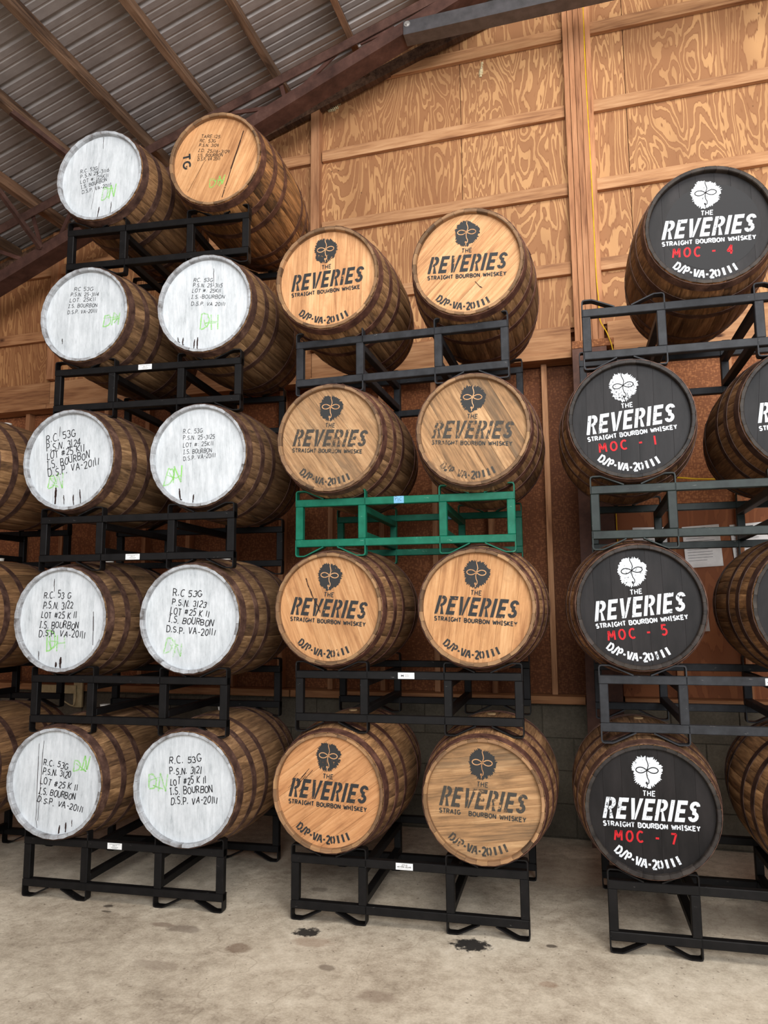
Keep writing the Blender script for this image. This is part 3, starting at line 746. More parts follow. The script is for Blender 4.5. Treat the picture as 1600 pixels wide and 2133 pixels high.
def board_mesh(x0, x1, mat, y0=0.028, y1=0.045):
    g = 0.0003 if mat.startswith('oak') else 0.0001; a0, a1 = max(x0 + g, -HR + 0.0005), min(x1 - g, HR - 0.0005); n_ = 7
    xs = [a0 + (a1 - a0) * i / n_ for i in range(n_ + 1)]
    P = [(x, math.sqrt(max(0, HR ** 2 - x * x))) for x in xs] + [(x, -math.sqrt(max(0, HR ** 2 - x * x))) for x in xs[::-1]]
    m = len(P); mb = MB(); c_ = 0.0006 if mat.startswith('oak') else 0.0004
    cx = (a0 + a1) / 2
    Q = [(cx + (p[0] - cx) * (1 - 2 * c_ / (a1 - a0)), p[1]) for p in P]
    vs = [(p[0], y0, p[1]) for p in Q] + [(p[0], y0 + c_, p[1]) for p in P] + [(p[0], y1, p[1]) for p in P]
    fs = [list(range(m))] + [(i, (i + 1) % m, m + (i + 1) % m, m + i) for i in range(m)] + [(m + i, m + (i + 1) % m, 2 * m + (i + 1) % m, 2 * m + i) for i in range(m)]
    mb.add(vs, fs); return mb.mesh('head_board', [mat])
BMH = {}
def boards(mat):
    if mat not in BMH: BMH[mat] = [board_mesh(a, b, mat) for a, b in zip(CUTS[:-1], CUTS[1:])]
    return BMH[mat]
REAR = MB().disc(HR, LB - 0.045, LB - 0.028, 40).mesh('rear_head', ['oak_dirty'])
BUNG = MB().add([(r_ * cos(2 * pi * k / 20), r_ * sin(2 * pi * k / 20), z) for r_, z in ((0.026, 0.0), (0.028, 0.012), (0.030, 0.017), (0.022, 0.0175)) for k in range(20)],
    [(20 * j + k, 20 * j + (k + 1) % 20, 20 * j + 20 + (k + 1) % 20, 20 * j + 20 + k) for j in range(3) for k in range(20)] + [tuple(range(60, 80))]).mesh('bung', ['bung'])
BUNGW = MB().add([(r_ * cos(2 * pi * k / 20), r_ * sin(2 * pi * k / 20), z) for r_, z in ((0.023, -0.002), (0.023, 0.004), (0.020, 0.006)) for k in range(20)],
    [(20 * j + k, 20 * j + (k + 1) % 20, 20 * j + 20 + (k + 1) % 20, 20 * j + 20 + k) for j in range(2) for k in range(20)] + [tuple(range(40, 60))]).mesh('bung', ['bung_wood'])

def barrel(label, X, Y, Zc, yaw, style, rot_boards=0.0, tint=(1, 1, 1), head_tint=(1, 1, 1), head=None, bung='white', group=None, seed=0, hoop_tint=(1, 1, 1), chime_style=None):
    rg = random.Random(seed * 7 + 3)
    b = thing('whiskey_barrel', label, 'barrel', (X, Y, Zc - 0.33), yaw, group)
    z = 0.33; pat = PAT[:]; rg.shuffle(pat); a = rg.uniform(0, 0.3)
    st = chime_style or style
    for dgr in pat:
        a += radians(dgr) / 2
        o = ob('stave', get_stave(dgr, st), b, (0, 0, z), (0, a, 0)); v = rg.uniform(0.84, 1.14); o.color = (tint[0] * v, tint[1] * v, tint[2] * v * rg.uniform(0.95, 1.04), 1)
        a += radians(dgr) / 2
    for me in HM: ob('hoop', me, b, (0, 0, z), (0, rg.uniform(-1.4, 1.4), 0), hoop_tint)
    mat = head or {'white': 'white_board', 'tan': 'oak_board', 'black': 'black_board', 'stained': 'oak_board', 'plain': 'oak_board'}[style]
    for me in boards(mat): ob('head_board', me, b, (0, 0, z), (0, rot_boards, 0), head_tint)
    ob('rear_head', REAR, b, (0, 0, z))
    ob('bung', BUNG if bung == 'white' else BUNGW, b, (0, LB / 2, z + 0.330))
    return b
def mark(b, name, mb, mat, dy=0.0, rot=0.0, label=None, color=None):
    o = ob(name, mb.mesh(name, [mat], False), b, (0, 0.0272 - dy, 0.33), (0, rot, 0))
    if label: o['label'] = label
    if color: o.color = (*color, 1)
    return o

BARRELS = {('A',1,0):(-1.2664,-0.1951,0.5958,0.0667),('A',1,1):(-0.5291,-0.143,0.5958,0.0667),('A',2,0):(-1.285,-0.1839,1.4414,0.0667),('A',2,1):(-0.5353,-0.1285,1.4414,0.0667),('A',3,0):(-1.2704,-0.196,2.3109,0.0667),('A',3,1):(-0.5368,-0.0823,2.3109,0.0667),('A',4,0):(-1.2698,-0.124,3.1745,0.0667),('A',4,1):(-0.5351,-0.0581,3.1745,0.0667),('A',5,0):(-1.2359,-0.0877,4.043,0.0667),('A',5,1):(-0.5017,-0.0376,4.043,0.0667),('B',1,0):(0.203,-0.0642,0.6058,0.0344),('B',1,1):(0.9549,-0.0438,0.6058,0.0344),('B',2,0):(0.1957,-0.0413,1.4874,0.0344),('B',2,1):(0.9395,-0.0101,1.4874,0.0344),('B',3,0):(0.2099,-0.067,2.3569,0.0344),('B',3,1):(0.9426,-0.0213,2.3569,0.0344),('B',4,0):(0.2021,-0.089,3.2115,0.0344),('B',4,1):(0.9399,-0.05,3.2115,0.0344),('C',1,0):(1.6866,-0.0358,0.6078,0.049),('C',2,0):(1.6832,-0.0116,1.4844,0.049),('C',3,0):(1.6832,-0.0283,2.3499,0.049),('C',4,0):(2.0622,-0.0961,3.2055,0.049)}
RACKS = {('A',1):(-1.48,-0.1353,0.0,0.0622),('A',2):(-1.4693,-0.157,0.8415,0.0659),('A',3):(-1.4498,-0.17,1.7001,0.0849),('A',4):(-1.4728,-0.0917,2.5706,0.1024),('A',5):(-1.4568,-0.0628,3.4402,0.1036),('B',1):(0.008,-0.0388,0.0,0.0473),('B',2):(0.0043,0.008,0.8755,0.0507),('B',3):(-0.0096,0.0257,1.7541,0.0591),('B',4):(-0.0129,0.0225,2.6166,0.009),('C',1):(1.488,-0.0008,0.0,0.0434),('C',2):(1.488,0.0182,0.8765,0.0394),('C',3):(1.4863,0.007,1.7461,0.0151),('C',4):(1.483,-0.0191,2.6006,0.0452)}
WRITING = {('A', 5, 0): ([('R.C. 53G', -0.1421, 0.046, -0.0282, 0.0541, 0.0245),
 ('P.S.N 25-3116', -0.1404, 0.0134, 0.0508, 0.0308, 0.0244),
 ('LOT #: 25K11', -0.1387, -0.0208, 0.0472, -0.0007, 0.0244),
 ('I.S. BOURBON', -0.1328, -0.0547, 0.0383, -0.0276, 0.0244),
 ('D.S.P. VA-20111', -0.1252, -0.0879, 0.0691, -0.0637, 0.0243)], (0.0501, -0.105, 0.046), [(0.0032, 0.2888, 0.0037, 0.1829, 0.0026), (-0.0176, 0.097, -0.0585, -0.1942, 0.002), (-0.0046, -0.1853, -0.0142, -0.2475, 0.0059), (0.0734, -0.1637, 0.0683, -0.2343, 0.0039)]),
 ('A', 5, 1): ([('TARE:125', -0.0972, 0.157, 0.0212, 0.139, 0.0204),
 ('RC. 53G', -0.1056, 0.1324, -0.0062, 0.1152, 0.0204),
 ('P.S.N. 3109', -0.1094, 0.1049, 0.0112, 0.0846, 0.0203),
 ('I.D. 25J16-3109', -0.1142, 0.0731, 0.079, 0.0356, 0.0203),
 ('I.S. BOURBON', -0.1168, 0.0421, 0.0405, 0.0213, 0.0203),
 ('D.S.P. VA 20111', -0.1161, 0.0174, 0.0242, 0.0015, 0.0202)], (0.0049, -0.1251, 0.042), [(0.1649, 0.1614, 0.0404, -0.2287, 0.0075), (-0.0655, 0.0179, -0.1731, -0.1671, 0.0019)]),
 ('A', 4, 0): ([('RC 53G', -0.0855, 0.1581, 0.0383, 0.1475, 0.0243),
 ('P.S.N. 25-3114', -0.1076, 0.1274, 0.0749, 0.1111, 0.0243),
 ('LOT: 25K11', -0.1117, 0.0927, 0.0588, 0.0834, 0.0242),
 ('I.S. BOURBON', -0.1193, 0.0584, 0.0698, 0.0465, 0.0242),
 ('D.S.P. VA-20111', -0.1221, 0.0215, 0.0679, 0.012, 0.0241)], (0.162, -0.0293, 0.052), [(-0.1497, -0.1251, -0.1456, -0.158, 0.0047)]),
 ('A', 4, 1): ([('RC. 53G', -0.0769, 0.1439, 0.0404, 0.1315, 0.0235),
 ('P.S.N. 25-3115', -0.0793, 0.1123, 0.0975, 0.0918, 0.0234),
 ('LOT #: 25K11', -0.084, 0.0809, 0.0906, 0.063, 0.0234),
 ('I.S.-BOURBON', -0.0885, 0.0453, 0.113, 0.0251, 0.0234),
 ('D.S.P. VA 20111', -0.0873, 0.005, 0.1171, -0.0171, 0.0233)], (0.0298, -0.1058, 0.056), [(0.044, 0.2085, 0.0463, 0.1076, 0.0028), (-0.1633, -0.1752, -0.1598, -0.2194, 0.0047), (-0.1314, -0.1801, -0.1352, -0.2372, 0.0066), (-0.0622, -0.1966, -0.0669, -0.2638, 0.0066), (-0.044, -0.1857, -0.045, -0.2708, 0.0075)]),
 ('A', 3, 0): ([('R.C. 53G', -0.1588, 0.1016, 0.0271, 0.1335, 0.0406),
 ('P.S.N. 3124', -0.1527, 0.0567, 0.0587, 0.0822, 0.0405),
 ('LOT #25 K11', -0.1476, 0.0089, 0.0834, 0.0495, 0.0403),
 ('I.S. BOURBON', -0.1449, -0.0387, 0.1199, 0.0079, 0.0402),
 ('D.S.P. VA-20111', -0.1339, -0.0865, 0.1789, -0.0314, 0.04)], (-0.0877, -0.1179, 0.048), [(-0.0836, -0.1493, -0.0843, -0.2428, 0.0116), (-0.0336, -0.193, -0.0285, -0.2449, 0.0048), (0.0265, -0.1933, 0.0306, -0.2502, 0.0068), (0.0654, -0.166, 0.0743, -0.2518, 0.0058), (-0.0755, 0.1957, -0.076, 0.1394, 0.0029)]),
 ('A', 3, 1): ([('R.C. 53G', -0.0997, 0.1283, 0.0156, 0.1267, 0.026),
 ('P.S.N. 25-3125', -0.0987, 0.094, 0.0871, 0.0897, 0.026),
 ('LOT #: 25K11', -0.0975, 0.0526, 0.0804, 0.0542, 0.0259),
 ('I.S. BOURBON', -0.0942, 0.0143, 0.0727, 0.0158, 0.0258),
 ('D.S.P. VA-20111', -0.0931, -0.0218, 0.0949, -0.0109, 0.0258)], (-0.1537, -0.0959, 0.058), [(-0.1128, -0.1743, -0.1047, -0.261, 0.0078), (-0.0277, -0.2103, -0.033, -0.2566, 0.0068)]),
 ('A', 2, 0): ([('R.C. 53 G', -0.1202, 0.1134, 0.0454, 0.1117, 0.0355),
 ('P.S.N. 3122', -0.1228, 0.0562, 0.0624, 0.0549, 0.0354),
 ('LOT #25 K 11', -0.1297, 0.0096, 0.086, 0.0035, 0.0353),
 ('I.S. BOURBON', -0.1406, -0.0472, 0.1005, -0.0527, 0.0351),
 ('D.S.P. VA-20111', -0.1404, -0.0916, 0.1433, -0.1005, 0.0351)], (-0.0296, -0.1293, 0.06), [(-0.0617, 0.217, -0.058, 0.1492, 0.004), (-0.0276, -0.229, -0.0277, -0.2696, 0.01), (0.0013, -0.2024, -0.0022, -0.2663, 0.012), (0.1862, 0.0387, 0.19, -0.1388, 0.004), (-0.1369, -0.1706, -0.1339, -0.2217, 0.004)]),
 ('A', 2, 1): ([('R.C 53G', -0.1058, 0.1208, 0.0581, 0.1091, 0.0321),
 ('P.S.N. 3123', -0.1096, 0.0688, 0.0821, 0.0544, 0.032),
 ('LOT #25 K 11', -0.1192, 0.024, 0.1016, 0.005, 0.0319),
 ('I.S. BOURBON', -0.1288, -0.0188, 0.1263, -0.0421, 0.0319),
 ('D.S.P. VA-20111', -0.137, -0.0714, 0.138, -0.0881, 0.0318)], (-0.0996, -0.1474, 0.05), []),
 ('A', 1, 0): ([('R.C. 53G', -0.0809, 0.0844, 0.064, 0.068, 0.0303),
 ('P.S.N. 3120', -0.0839, 0.0388, 0.0829, 0.0228, 0.0303),
 ('LOT #25 K 11', -0.0954, -0.0127, 0.1275, -0.0388, 0.0302),
 ('I.S. BOURBON', -0.1025, -0.0629, 0.1157, -0.0858, 0.0301),
 ('D.S.P. VA-20111', -0.1091, -0.1008, 0.1623, -0.1483, 0.03)], (0.1393, 0.0943, 0.044), [(-0.113, 0.1929, -0.111, -0.2569, 0.0029), (-0.0858, 0.2081, -0.1, -0.1986, 0.0029), (0.032, -0.2149, 0.0246, -0.2799, 0.0078), (0.0672, -0.1992, 0.0668, -0.2527, 0.0078), (0.1023, -0.1836, 0.1019, -0.2177, 0.0039)]),
 ('A', 1, 1): ([('R.C. 53G', -0.0961, 0.1147, 0.0804, 0.1301, 0.0328),
 ('P.S.N. 3121', -0.0913, 0.062, 0.0819, 0.0741, 0.0327),
 ('LOT #25 K 11', -0.0877, 0.0131, 0.1083, 0.0275, 0.0326),
 ('I.S. BOURBON', -0.0861, -0.0375, 0.1443, -0.0094, 0.0325),
 ('D.S.P. VA-20111', -0.0816, -0.0815, 0.1705, -0.0652, 0.0324)], (-0.157, 0.0166, 0.048), [])}

LEV = {1: 'bottom row', 2: 'second row up', 3: 'third row up', 4: 'fourth row up', 5: 'top row'}
NUM = {('A',1,0):'3120',('A',1,1):'3121',('A',2,0):'3122',('A',2,1):'3123',('A',3,0):'3124',('A',3,1):'25-3125',('A',4,0):'25-3114',('A',4,1):'25-3115',('A',5,0):'25-3116'}
STT = {1: (0.86, 0.82, 0.78), 2: (0.76, 0.75, 0.73), 3: (0.72, 0.70, 0.68), 4: (0.80, 0.77, 0.72), 5: (0.9, 0.82, 0.74)}
k_seed = 0
WL = {('A',1,0): 'white-headed barrel marked 3120 with two long vertical runs, bottom row left',
      ('A',1,1): 'white-headed barrel marked 3121 with green scrawl left of the writing, bottom row right',
      ('A',2,0): 'white-headed barrel marked 3122 with a dark rim, second row left',
      ('A',2,1): 'clean white-headed barrel marked 3123, green scrawl below writing, second row right',
      ('A',3,0): 'white-headed barrel marked 3124 with slanting writing and four dark leaks, third row left',
      ('A',3,1): 'white-headed barrel marked 25-3125 with small writing and two leaks, third row right',
      ('A',4,0): 'white-headed barrel marked 25-3114 with green smear at its right, fourth row left',
      ('A',4,1): 'white-headed barrel marked 25-3115 with a cluster of dark leaks, fourth row right',
      ('A',5,0): 'white-headed barrel marked 25-3116, split down the middle, top row left'}
for key, (lines, green, drips) in WRITING.items():
    col, row, idx = key; k_seed += 1; X, Y, Z, yw = BARRELS[key]
    side = 'left' if idx == 0 else 'right'
    if key == ('A', 5, 1):
        b = barrel('bare wood barrel head handwritten TARE 125, top of the left stack', X, Y, Z, yw, 'stained', 0.42, (1.05, 0.98, 0.9), (1.02, 0.96, 0.88), seed=k_seed, group='barrels in the left stack', bung='wood', hoop_tint=(1.1, 0.95, 0.85))
    else:
        b = barrel('oak barrel with white painted head handwritten P.S.N. %s, %s of the left stack' % (NUM[key], LEV[row]), X, Y, Z, yw, 'stained' if key == ('A', 5, 0) else 'white', RND.uniform(-0.06, 0.06), STT[row], seed=k_seed,
                   head='white_board', group='barrels in the left stack', chime_style='white')
        b['label'] = WL[key]
    rg = random.Random(k_seed)
    mb = MB(); big = lines[1][5] > 0.027
    for (t_, x0, z0, x1, z1, h) in lines: write(mb, t_, x0, z0, x1, z1, h if big else h * 0.88, 0.0042 if big else 0.0025, 0, 1.0 if big else 0.5, rg, 0.08)
    mark(b, 'handwriting', mb, 'ink', 0.0004, label='black marker handwriting')
    gx, gz, gs = green; mb = MB()
    write(mb, 'D' + rg.choice('NH'), gx - gs, gz - gs * 0.8, gx + gs, gz - gs * 0.7, gs * 1.5, 0.0075, 0, 1.6, rg, 0.2)
    for i in range(2):
        a0 = rg.uniform(0, 6.28); mb.ribbon([(gx + gs * rg.uniform(-1, 1), gz + gs * rg.uniform(-.8, .8)) for _ in range(3)], 0.005, -0.0001)
    mark(b, 'chalk_scrawl', mb, 'green_chalk', 0.0002, label='pale green chalk scrawl')
    if drips:
        mb = MB()
        for (x0, z0, x1, z1, wd) in drips:
            P = [(x0 + (x1 - x0) * i / 7 + rg.uniform(-1, 1) * 0.0012, z0 + (z1 - z0) * i / 7) for i in range(8)]
            r_ = lambda p: (p[0], p[1]) if math.hypot(*p) < 0.256 else (p[0] * 0.256 / math.hypot(*p), p[1] * 0.256 / math.hypot(*p))
            P = [r_(p) for p in P]
            mb = MB(); mb.ribbon(P, wd * 0.75, 0); mb.ribbon(P[1:5], wd * 1.1, -0.00003)
            mark(b, 'crack' if key in (('A', 5, 1),) else 'leak_stain', mb, 'crack' if key == ('A', 5, 1) else 'leak', 0.0007)
    if key == ('A', 5, 1):
        mb = MB(); write(mb, 'TG', -0.2100, 0.065, -0.2015, -0.0266, 0.042, 0.011, 0)
        mark(b, 'stencilled_letters', mb, 'stencil_black', 0.0005, label='black stencilled letters turned sideways')

# tan and black heads
TAN = {('B',4,0): (0.02, 0.03, (1.04, 1.0, 0.96), 'oak_board', 'fresh oak head, stencil ending WHISKE, top left of middle stack'),
       ('B',4,1): (-0.05, 0.78, (1.04, 1.03, 1.0), 'oak_board', 'pale diagonal-grained oak head, top right of middle stack'),
       ('B',3,0): (-0.07, -0.62, (0.92, 0.93, 0.92), 'oak_dirty', 'grimy oak head and faded stencil, left above green rack'),
       ('B',3,1): (-0.07, -0.50, (0.93, 0.93, 0.90), 'oak_dirty', 'blotchy oak head and smudged stencil, right above green rack'),
       ('B',2,0): (-0.07, -0.35, (0.97, 0.93, 0.86), 'oak_board', 'dark crack through its stencilled name, left under green rack'),
       ('B',2,1): (-0.07, 0.15, (1.0, 0.96, 0.88), 'oak_board', 'clean oak head, crisp black stencil, right under green rack'),
       ('B',1,0): (-0.045, 0.95, (1.0, 0.90, 0.80), 'oak_board', 'orange oak head and scratched stencil R, bottom left of middle stack'),
       ('B',1,1): (-0.05, 1.45, (0.93, 0.92, 0.86), 'oak_dirty', 'weathered oak head missing stencil letters, bottom right of middle stack'),
       ('C',4,0): (-0.03, 0.0, (1.5, 1.5, 1.5), 'black_board', 'black painted head stencilled MOC-4 in red, top of the right stack'),
       ('C',3,0): (0.10, 0.02, (1.1, 1.1, 1.1), 'black_board', 'black painted head stencilled MOC-1 in red, third row of the right stack'),
       ('C',2,0): (0.11, -0.02, (1.1, 1.05, 1.03), 'black_board', 'black painted head stencilled MOC-5 in red, second row of the right stack'),
       ('C',1,0): (0.0, 0.0, (1.0, 0.96, 0.94), 'black_board', 'black painted head stencilled MOC-7 in red, bottom row of the right stack')}
MOC = {4: '4', 3: '1', 2: '5', 1: '7'}
TAG_LINES = {('B',4,0): 'STRAIGHT BOURBON WHISKE', ('B',3,0): 'STRAIGHT BOURBON WHISKE', ('B',1,1): 'STRAIG   BOURBON WHISKEY'}
def lettering(b, key, rot, black, faded, rg):
    ink = 'stencil_white' if black else ('stencil_faded' if faded else 'stencil_black')
    lab = 'white stencilled lettering' if black else 'black stencilled lettering'
    mb = MB(); put_word(mb, 0, 0.002, 0.412, 0.090, 0)
    o = mark(b, 'stencilled_name', mb, ink, 0.0004, -rot, lab)
    mb = MB(); write(mb, 'THE', -0.032, 0.059, 0.020, 0.059, 0.0205, 0.0042, 0, skew=0.05, track=.25)
    write(mb, TAG_LINES.get(key, 'STRAIGHT BOURBON WHISKEY'), -0.203, -0.074, 0.195 if key not in (('B',4,0), ('B',3,0)) else 0.175, -0.076, 0.0185, 0.0052, 0, track=.2)
    mark(b, 'stencilled_tagline', mb, ink, 0.0004, -rot)['kind'] = 'stuff'
    mb = MB(); put_arc(mb, 'DSP-VA-20111'.replace('111', '') , 0.243, 228, 279, 0.036, 0.0085, 0)
    for i in range(3):
        a = radians(283.5 + 6.4 * i); mb.ribbon([(0.243 * cos(a), 0.243 * sin(a)), (0.207 * cos(a), 0.207 * sin(a))], 0.011, 0)
    mark(b, 'stencilled_code', mb, ink, 0.0004, -rot * 0.4)
    if black:
        mb = MB(); write(mb, 'MOC - ' + MOC[key[1]], -0.158, -0.134, 0.098, -0.136, 0.042, 0.0082, 0, 0.25, rg, 0.03, .42)
        mark(b, 'stencilled_number', mb, 'stencil_red', 0.0007, -rot, 'red stencilled letters and number')['kind'] = 'stuff'
    ecx, ecz, s = -0.010, 0.161, 0.063
    mb = MB().poly(emblem_outline(ecx, ecz, s, s * 1.04, rg), 0)
    mark(b, 'emblem', mb, ink if not faded else 'stencil_black', 0.0004, -rot, 'ragged round face emblem with looped eyes')
    mb = emblem_lines(MB(), ecx, ecz, s * 0.97, 0.0038, 0)
    mark(b, 'emblem_line', mb, 'black_board' if black else 'oak_board', 0.0008, -rot)
for key, (rot, brot, ht, hm, lab) in TAN.items():
    col, row, idx = key; k_seed += 1; X, Y, Z, yw = BARRELS[key]; black = col == 'C'
    tint = {'B': {1: (1.12, 1.02, 0.90), 2: (1.02, 0.96, 0.88), 3: (0.92, 0.88, 0.84), 4: (1.0, 0.93, 0.84)}, 'C': {1: (0.86, 0.80, 0.74), 2: (0.92, 0.80, 0.70), 3: (0.80, 0.72, 0.64), 4: (0.92, 0.78, 0.66)}}[col][row]
    st = 'black' if black else 'tan'
    b = barrel('barrel with ' + lab, X, Y, Z, yw, 'black' if black else 'tan', brot, tint, ht, hm, bung='wood', seed=k_seed, group='barrels in the right stack' if black else 'barrels in the middle stack', chime_style=st, hoop_tint=(1.15, 0.95, 0.9) if col == 'B' else (0.95, 0.9, 0.85))
    rg = random.Random(40 + k_seed)
    lettering(b, key, rot, black, hm == 'oak_dirty', rg)
    if key == ('C', 4, 0):
        mark(b, 'painted_disc', MB().poly([(0.012 + 0.205 * cos(2 * pi * i / 48), 0.0 + 0.205 * sin(2 * pi * i / 48)) for i in range(48)][::-1], 0), 'ghost', 0.00015)
    if key == ('B', 2, 0):
        mb = MB(); P = [(-0.125, 0.155), (-0.11, 0.11), (-0.085, 0.055), (-0.06, 0.01), (-0.045, -0.03)]
        P2 = []
        for a_, b_ in zip(P[:-1], P[1:]):
            for i in range(5): P2.append((a_[0] + (b_[0] - a_[0]) * i / 5 + rg.uniform(-1, 1) * .002, a_[1] + (b_[1] - a_[1]) * i / 5 + rg.uniform(-1, 1) * .002))
        for i in range(len(P2) - 1): mb.ribbon(P2[i:i + 2], rg.uniform(0.003, 0.0065), -0.00001 * i)
        mark(b, 'crack', mb, 'leak', 0.0011)
    if key == ('B', 1, 0):
        mb = MB()
        for i in range(9):
            x_ = rg.uniform(-0.21, -0.10); z_ = rg.uniform(-0.02, 0.07); l_ = rg.uniform(0.03, 0.07)
            mb.ribbon([(x_, z_), (x_ + l_ * .7, z_ + l_ * .75)], rg.uniform(0.0012, 0.003), -0.00001 * i)
        mark(b, 'scratch', mb, 'crack', 0.0011)
    if key == ('B', 4, 1):
        mark(b, 'scratch', MB().ribbon([(0.035, -0.10), (0.062, -0.135)], 0.003, 0).ribbon([(0.058, -0.128), (0.07, -0.138)], 0.004, 0), 'crack', 0.001)

# right-hand barrels of the right stack, mostly beyond the frame
for row in (1, 2, 3):
    k_seed += 1; X, Y, Z, yw = BARRELS[('C', row, 0)]
    X2, Y2 = X + 0.745 * cos(yw), Y + 0.745 * sin(yw)
    black = row != 1
    labs = {1: 'light oak barrel cut by the right edge beside barrel MOC-7', 2: 'brown barrel cut by the right edge beside barrel MOC-5', 3: 'black-headed barrel cut by the right edge beside barrel MOC-1'}
    b = barrel(labs[row], X2, Y2, Z, yw, 'black' if black else 'tan', 0.1, {1: (1.15, 1.05, 0.92), 2: (0.95, 0.86, 0.76), 3: (0.78, 0.68, 0.58)}[row], (1, 1, 1) if black else (1, .95, .9), bung='wood', seed=k_seed, group='barrels in the right stack', chime_style='black' if black else 'tan', hoop_tint=(0.6, 0.58, 0.58))
    if black: lettering(b, ('C', row, 1), 0.05, True, False, random.Random(90 + row)) if False else None
    mb = MB(); put_word(mb, 0, 0.002, 0.412, 0.090, 0)
    if black:
        mark(b, 'stencilled_name', mb, 'stencil_white', 0.0004, -0.05, 'white stencilled lettering')
        mb = MB(); write(mb, 'STRAIGHT BOURBON WHISKEY', -0.203, -0.078, 0.195, -0.080, 0.0185, 0.0052, 0, track=.2)
        mark(b, 'stencilled_tagline', mb, 'stencil_white', 0.0004, -0.05)['kind'] = 'stuff'

# ------------------------------------------------------------------ racks
RW, RDP, FB, HRR, CT, SX, TB = 1.1386, 0.8076, 0.0511, 0.2494, 0.0481, 0.3789, 0.038
TT = FB + HRR
PATH_U = [(0.003, TT - 0.036), (0.003, TT + CT - 0.014), (0.006, TT + CT - 0.006), (0.014, TT + CT - 0.003), (0.048, TT + CT - 0.003), (0.062, TT + CT - 0.008), (0.152, TT + 0.001)]
PATH_D = [(x, TT + FB - z + 0.0) for x, z in [(0.003, TT - 0.036), (0.003, TT + FB - 0.014), (0.006, TT + FB - 0.006), (0.014, TT + FB - 0.003), (0.048, TT + FB - 0.003), (0.062, TT + FB - 0.008), (0.152, TT + 0.001)]]
def mir(p): return [(-x, z) for x, z in p]
BARM = {}
def rack_parts(mat):
    if mat in BARM: return BARM[mat]
    m = {}
    def g(n, mb): m[n] = mb.mesh(n, [mat])
    g('top_rail', MB().cbox(0, RW, 0, TB, -TB, 0, 0.003)); g('bottom_rail', MB().cbox(0, RW, 0, TB, 0, TB, 0.003))
    g('upright', MB().cbox(0, 0.040, 0.0005, TB - 0.0005, FB + TB, TT - TB, 0.003))
    g('side_tube', MB().cbox(0, TB, TB, RDP - TB, 0, 0.036, 0.003))
    for nm, pth in (('UL', PATH_U), ('UR', mir(PATH_U)), ('DL', PATH_D), ('DR', mir(PATH_D))):
        m[nm] = MB().bar(pth, 0.006, 0.0, 0.045).mesh('cradle_bar', [mat])
    BARM[mat] = m; return m
def rack(label, X, Y, Z, yaw, mat, group, sticker=None, seed=0):
    r = thing('barrel_rack', label, 'rack', (X, Y, Z), yaw, group); m = rack_parts(mat)
    for y, yc in ((0, 0), (RDP - TB, RDP - 0.045)):
        ob('top_rail', m['top_rail'], r, (0, y, TT)); ob('bottom_rail', m['bottom_rail'], r, (0, y, FB))
        for x in (0, SX - 0.040, RW - SX, RW - 0.040): ob('upright', m['upright'], r, (x, y, 0))
        for x0 in (0, RW - SX):
            ob('cradle_bar', m['UL'], r, (x0, yc, 0)); ob('cradle_bar', m['UR'], r, (x0 + SX, yc, 0))
            ob('cradle_bar', m['DL'], r, (x0, yc, 0)); ob('cradle_bar', m['DR'], r, (x0 + SX, yc, 0))
    for x in (SX - 0.039, RW - SX + 0.001):
        ob('side_tube', m['side_tube'], r, (x, 0, TT - TB - 0.036)); ob('side_tube', m['side_tube'], r, (x, 0, FB + TB))
    if sticker:
        kind, sx, rail = sticker
        z0 = (TT - TB if rail == 'top' else FB); w_, h_ = (0.082, 0.030) if kind != 'tape' else (0.052, 0.036)
        s = ob('sticker' if kind != 'tape' else 'tape', MB().cbox(-w_ / 2, w_ / 2, -0.0012, -0.0002, -h_ / 2, h_ / 2).mesh('sticker', ['label' if kind != 'tape' else 'tape']), r, (sx, 0, z0 + TB / 2))
        s['label'] = 'white printed sticker' if kind != 'tape' else 'blue masking tape with pen note'
        mb = MB()
        if kind == 'year':
            write(mb, '2016', -0.013, 0.003, 0.015, 0.003, 0.008, 0.0014, 0); write(mb, 'WESTERN SQUARE', -0.034, -0.005, 0.034, -0.005, 0.006, 0.0012, 0)
            mb.ribbon([(-0.03, -0.010), (0.03, -0.010)], 0.0008, 0)
        elif kind == 'logo':
            mb.poly([(-0.026, 0.006), (-0.019, 0.002), (-0.012, 0.006), (-0.012, -0.006), (-0.019, -0.002), (-0.026, -0.006)][::-1], 0)
            for i, l_ in enumerate((0.018, 0.024, 0.022)): mb.ribbon([(-0.008, 0.006 - 0.004 * i), (-0.008 + l_, 0.006 - 0.004 * i)], 0.0012, 0)
            mb.ribbon([(-0.018, -0.010), (0.014, -0.010)], 0.0012, 0)
        elif kind == 'tape':
            write(mb, 'P1C', -0.018, -0.006, 0.016, -0.006, 0.018, 0.0016, 0, 1.0, random.Random(2))
        else:
            mb.ribbon([(-0.032, 0.009), (0.032, 0.009)], 0.0015, 0); write(mb, '2017', -0.012, -0.001, 0.012, -0.001, 0.006, 0.0013, 0)
            mb.ribbon([(-0.02, -0.006), (0.02, -0.006)], 0.0018, 0); mb.ribbon([(-0.015, -0.011), (0.015, -0.011)], 0.0012, 0)
        ob('printed_text', mb.mesh('printed_text', ['print']), s, (0, -0.0015, 0))
    if sticker and sticker[0] == 'tape':
        s = ob('tape', MB().cbox(-0.03, 0.03, -0.0012, -0.0002, -0.018, 0.018).mesh('tape', ['tape']), r, (0.73, RDP - TB, TT - TB / 2), color=(.6, .7, .8))
    return r
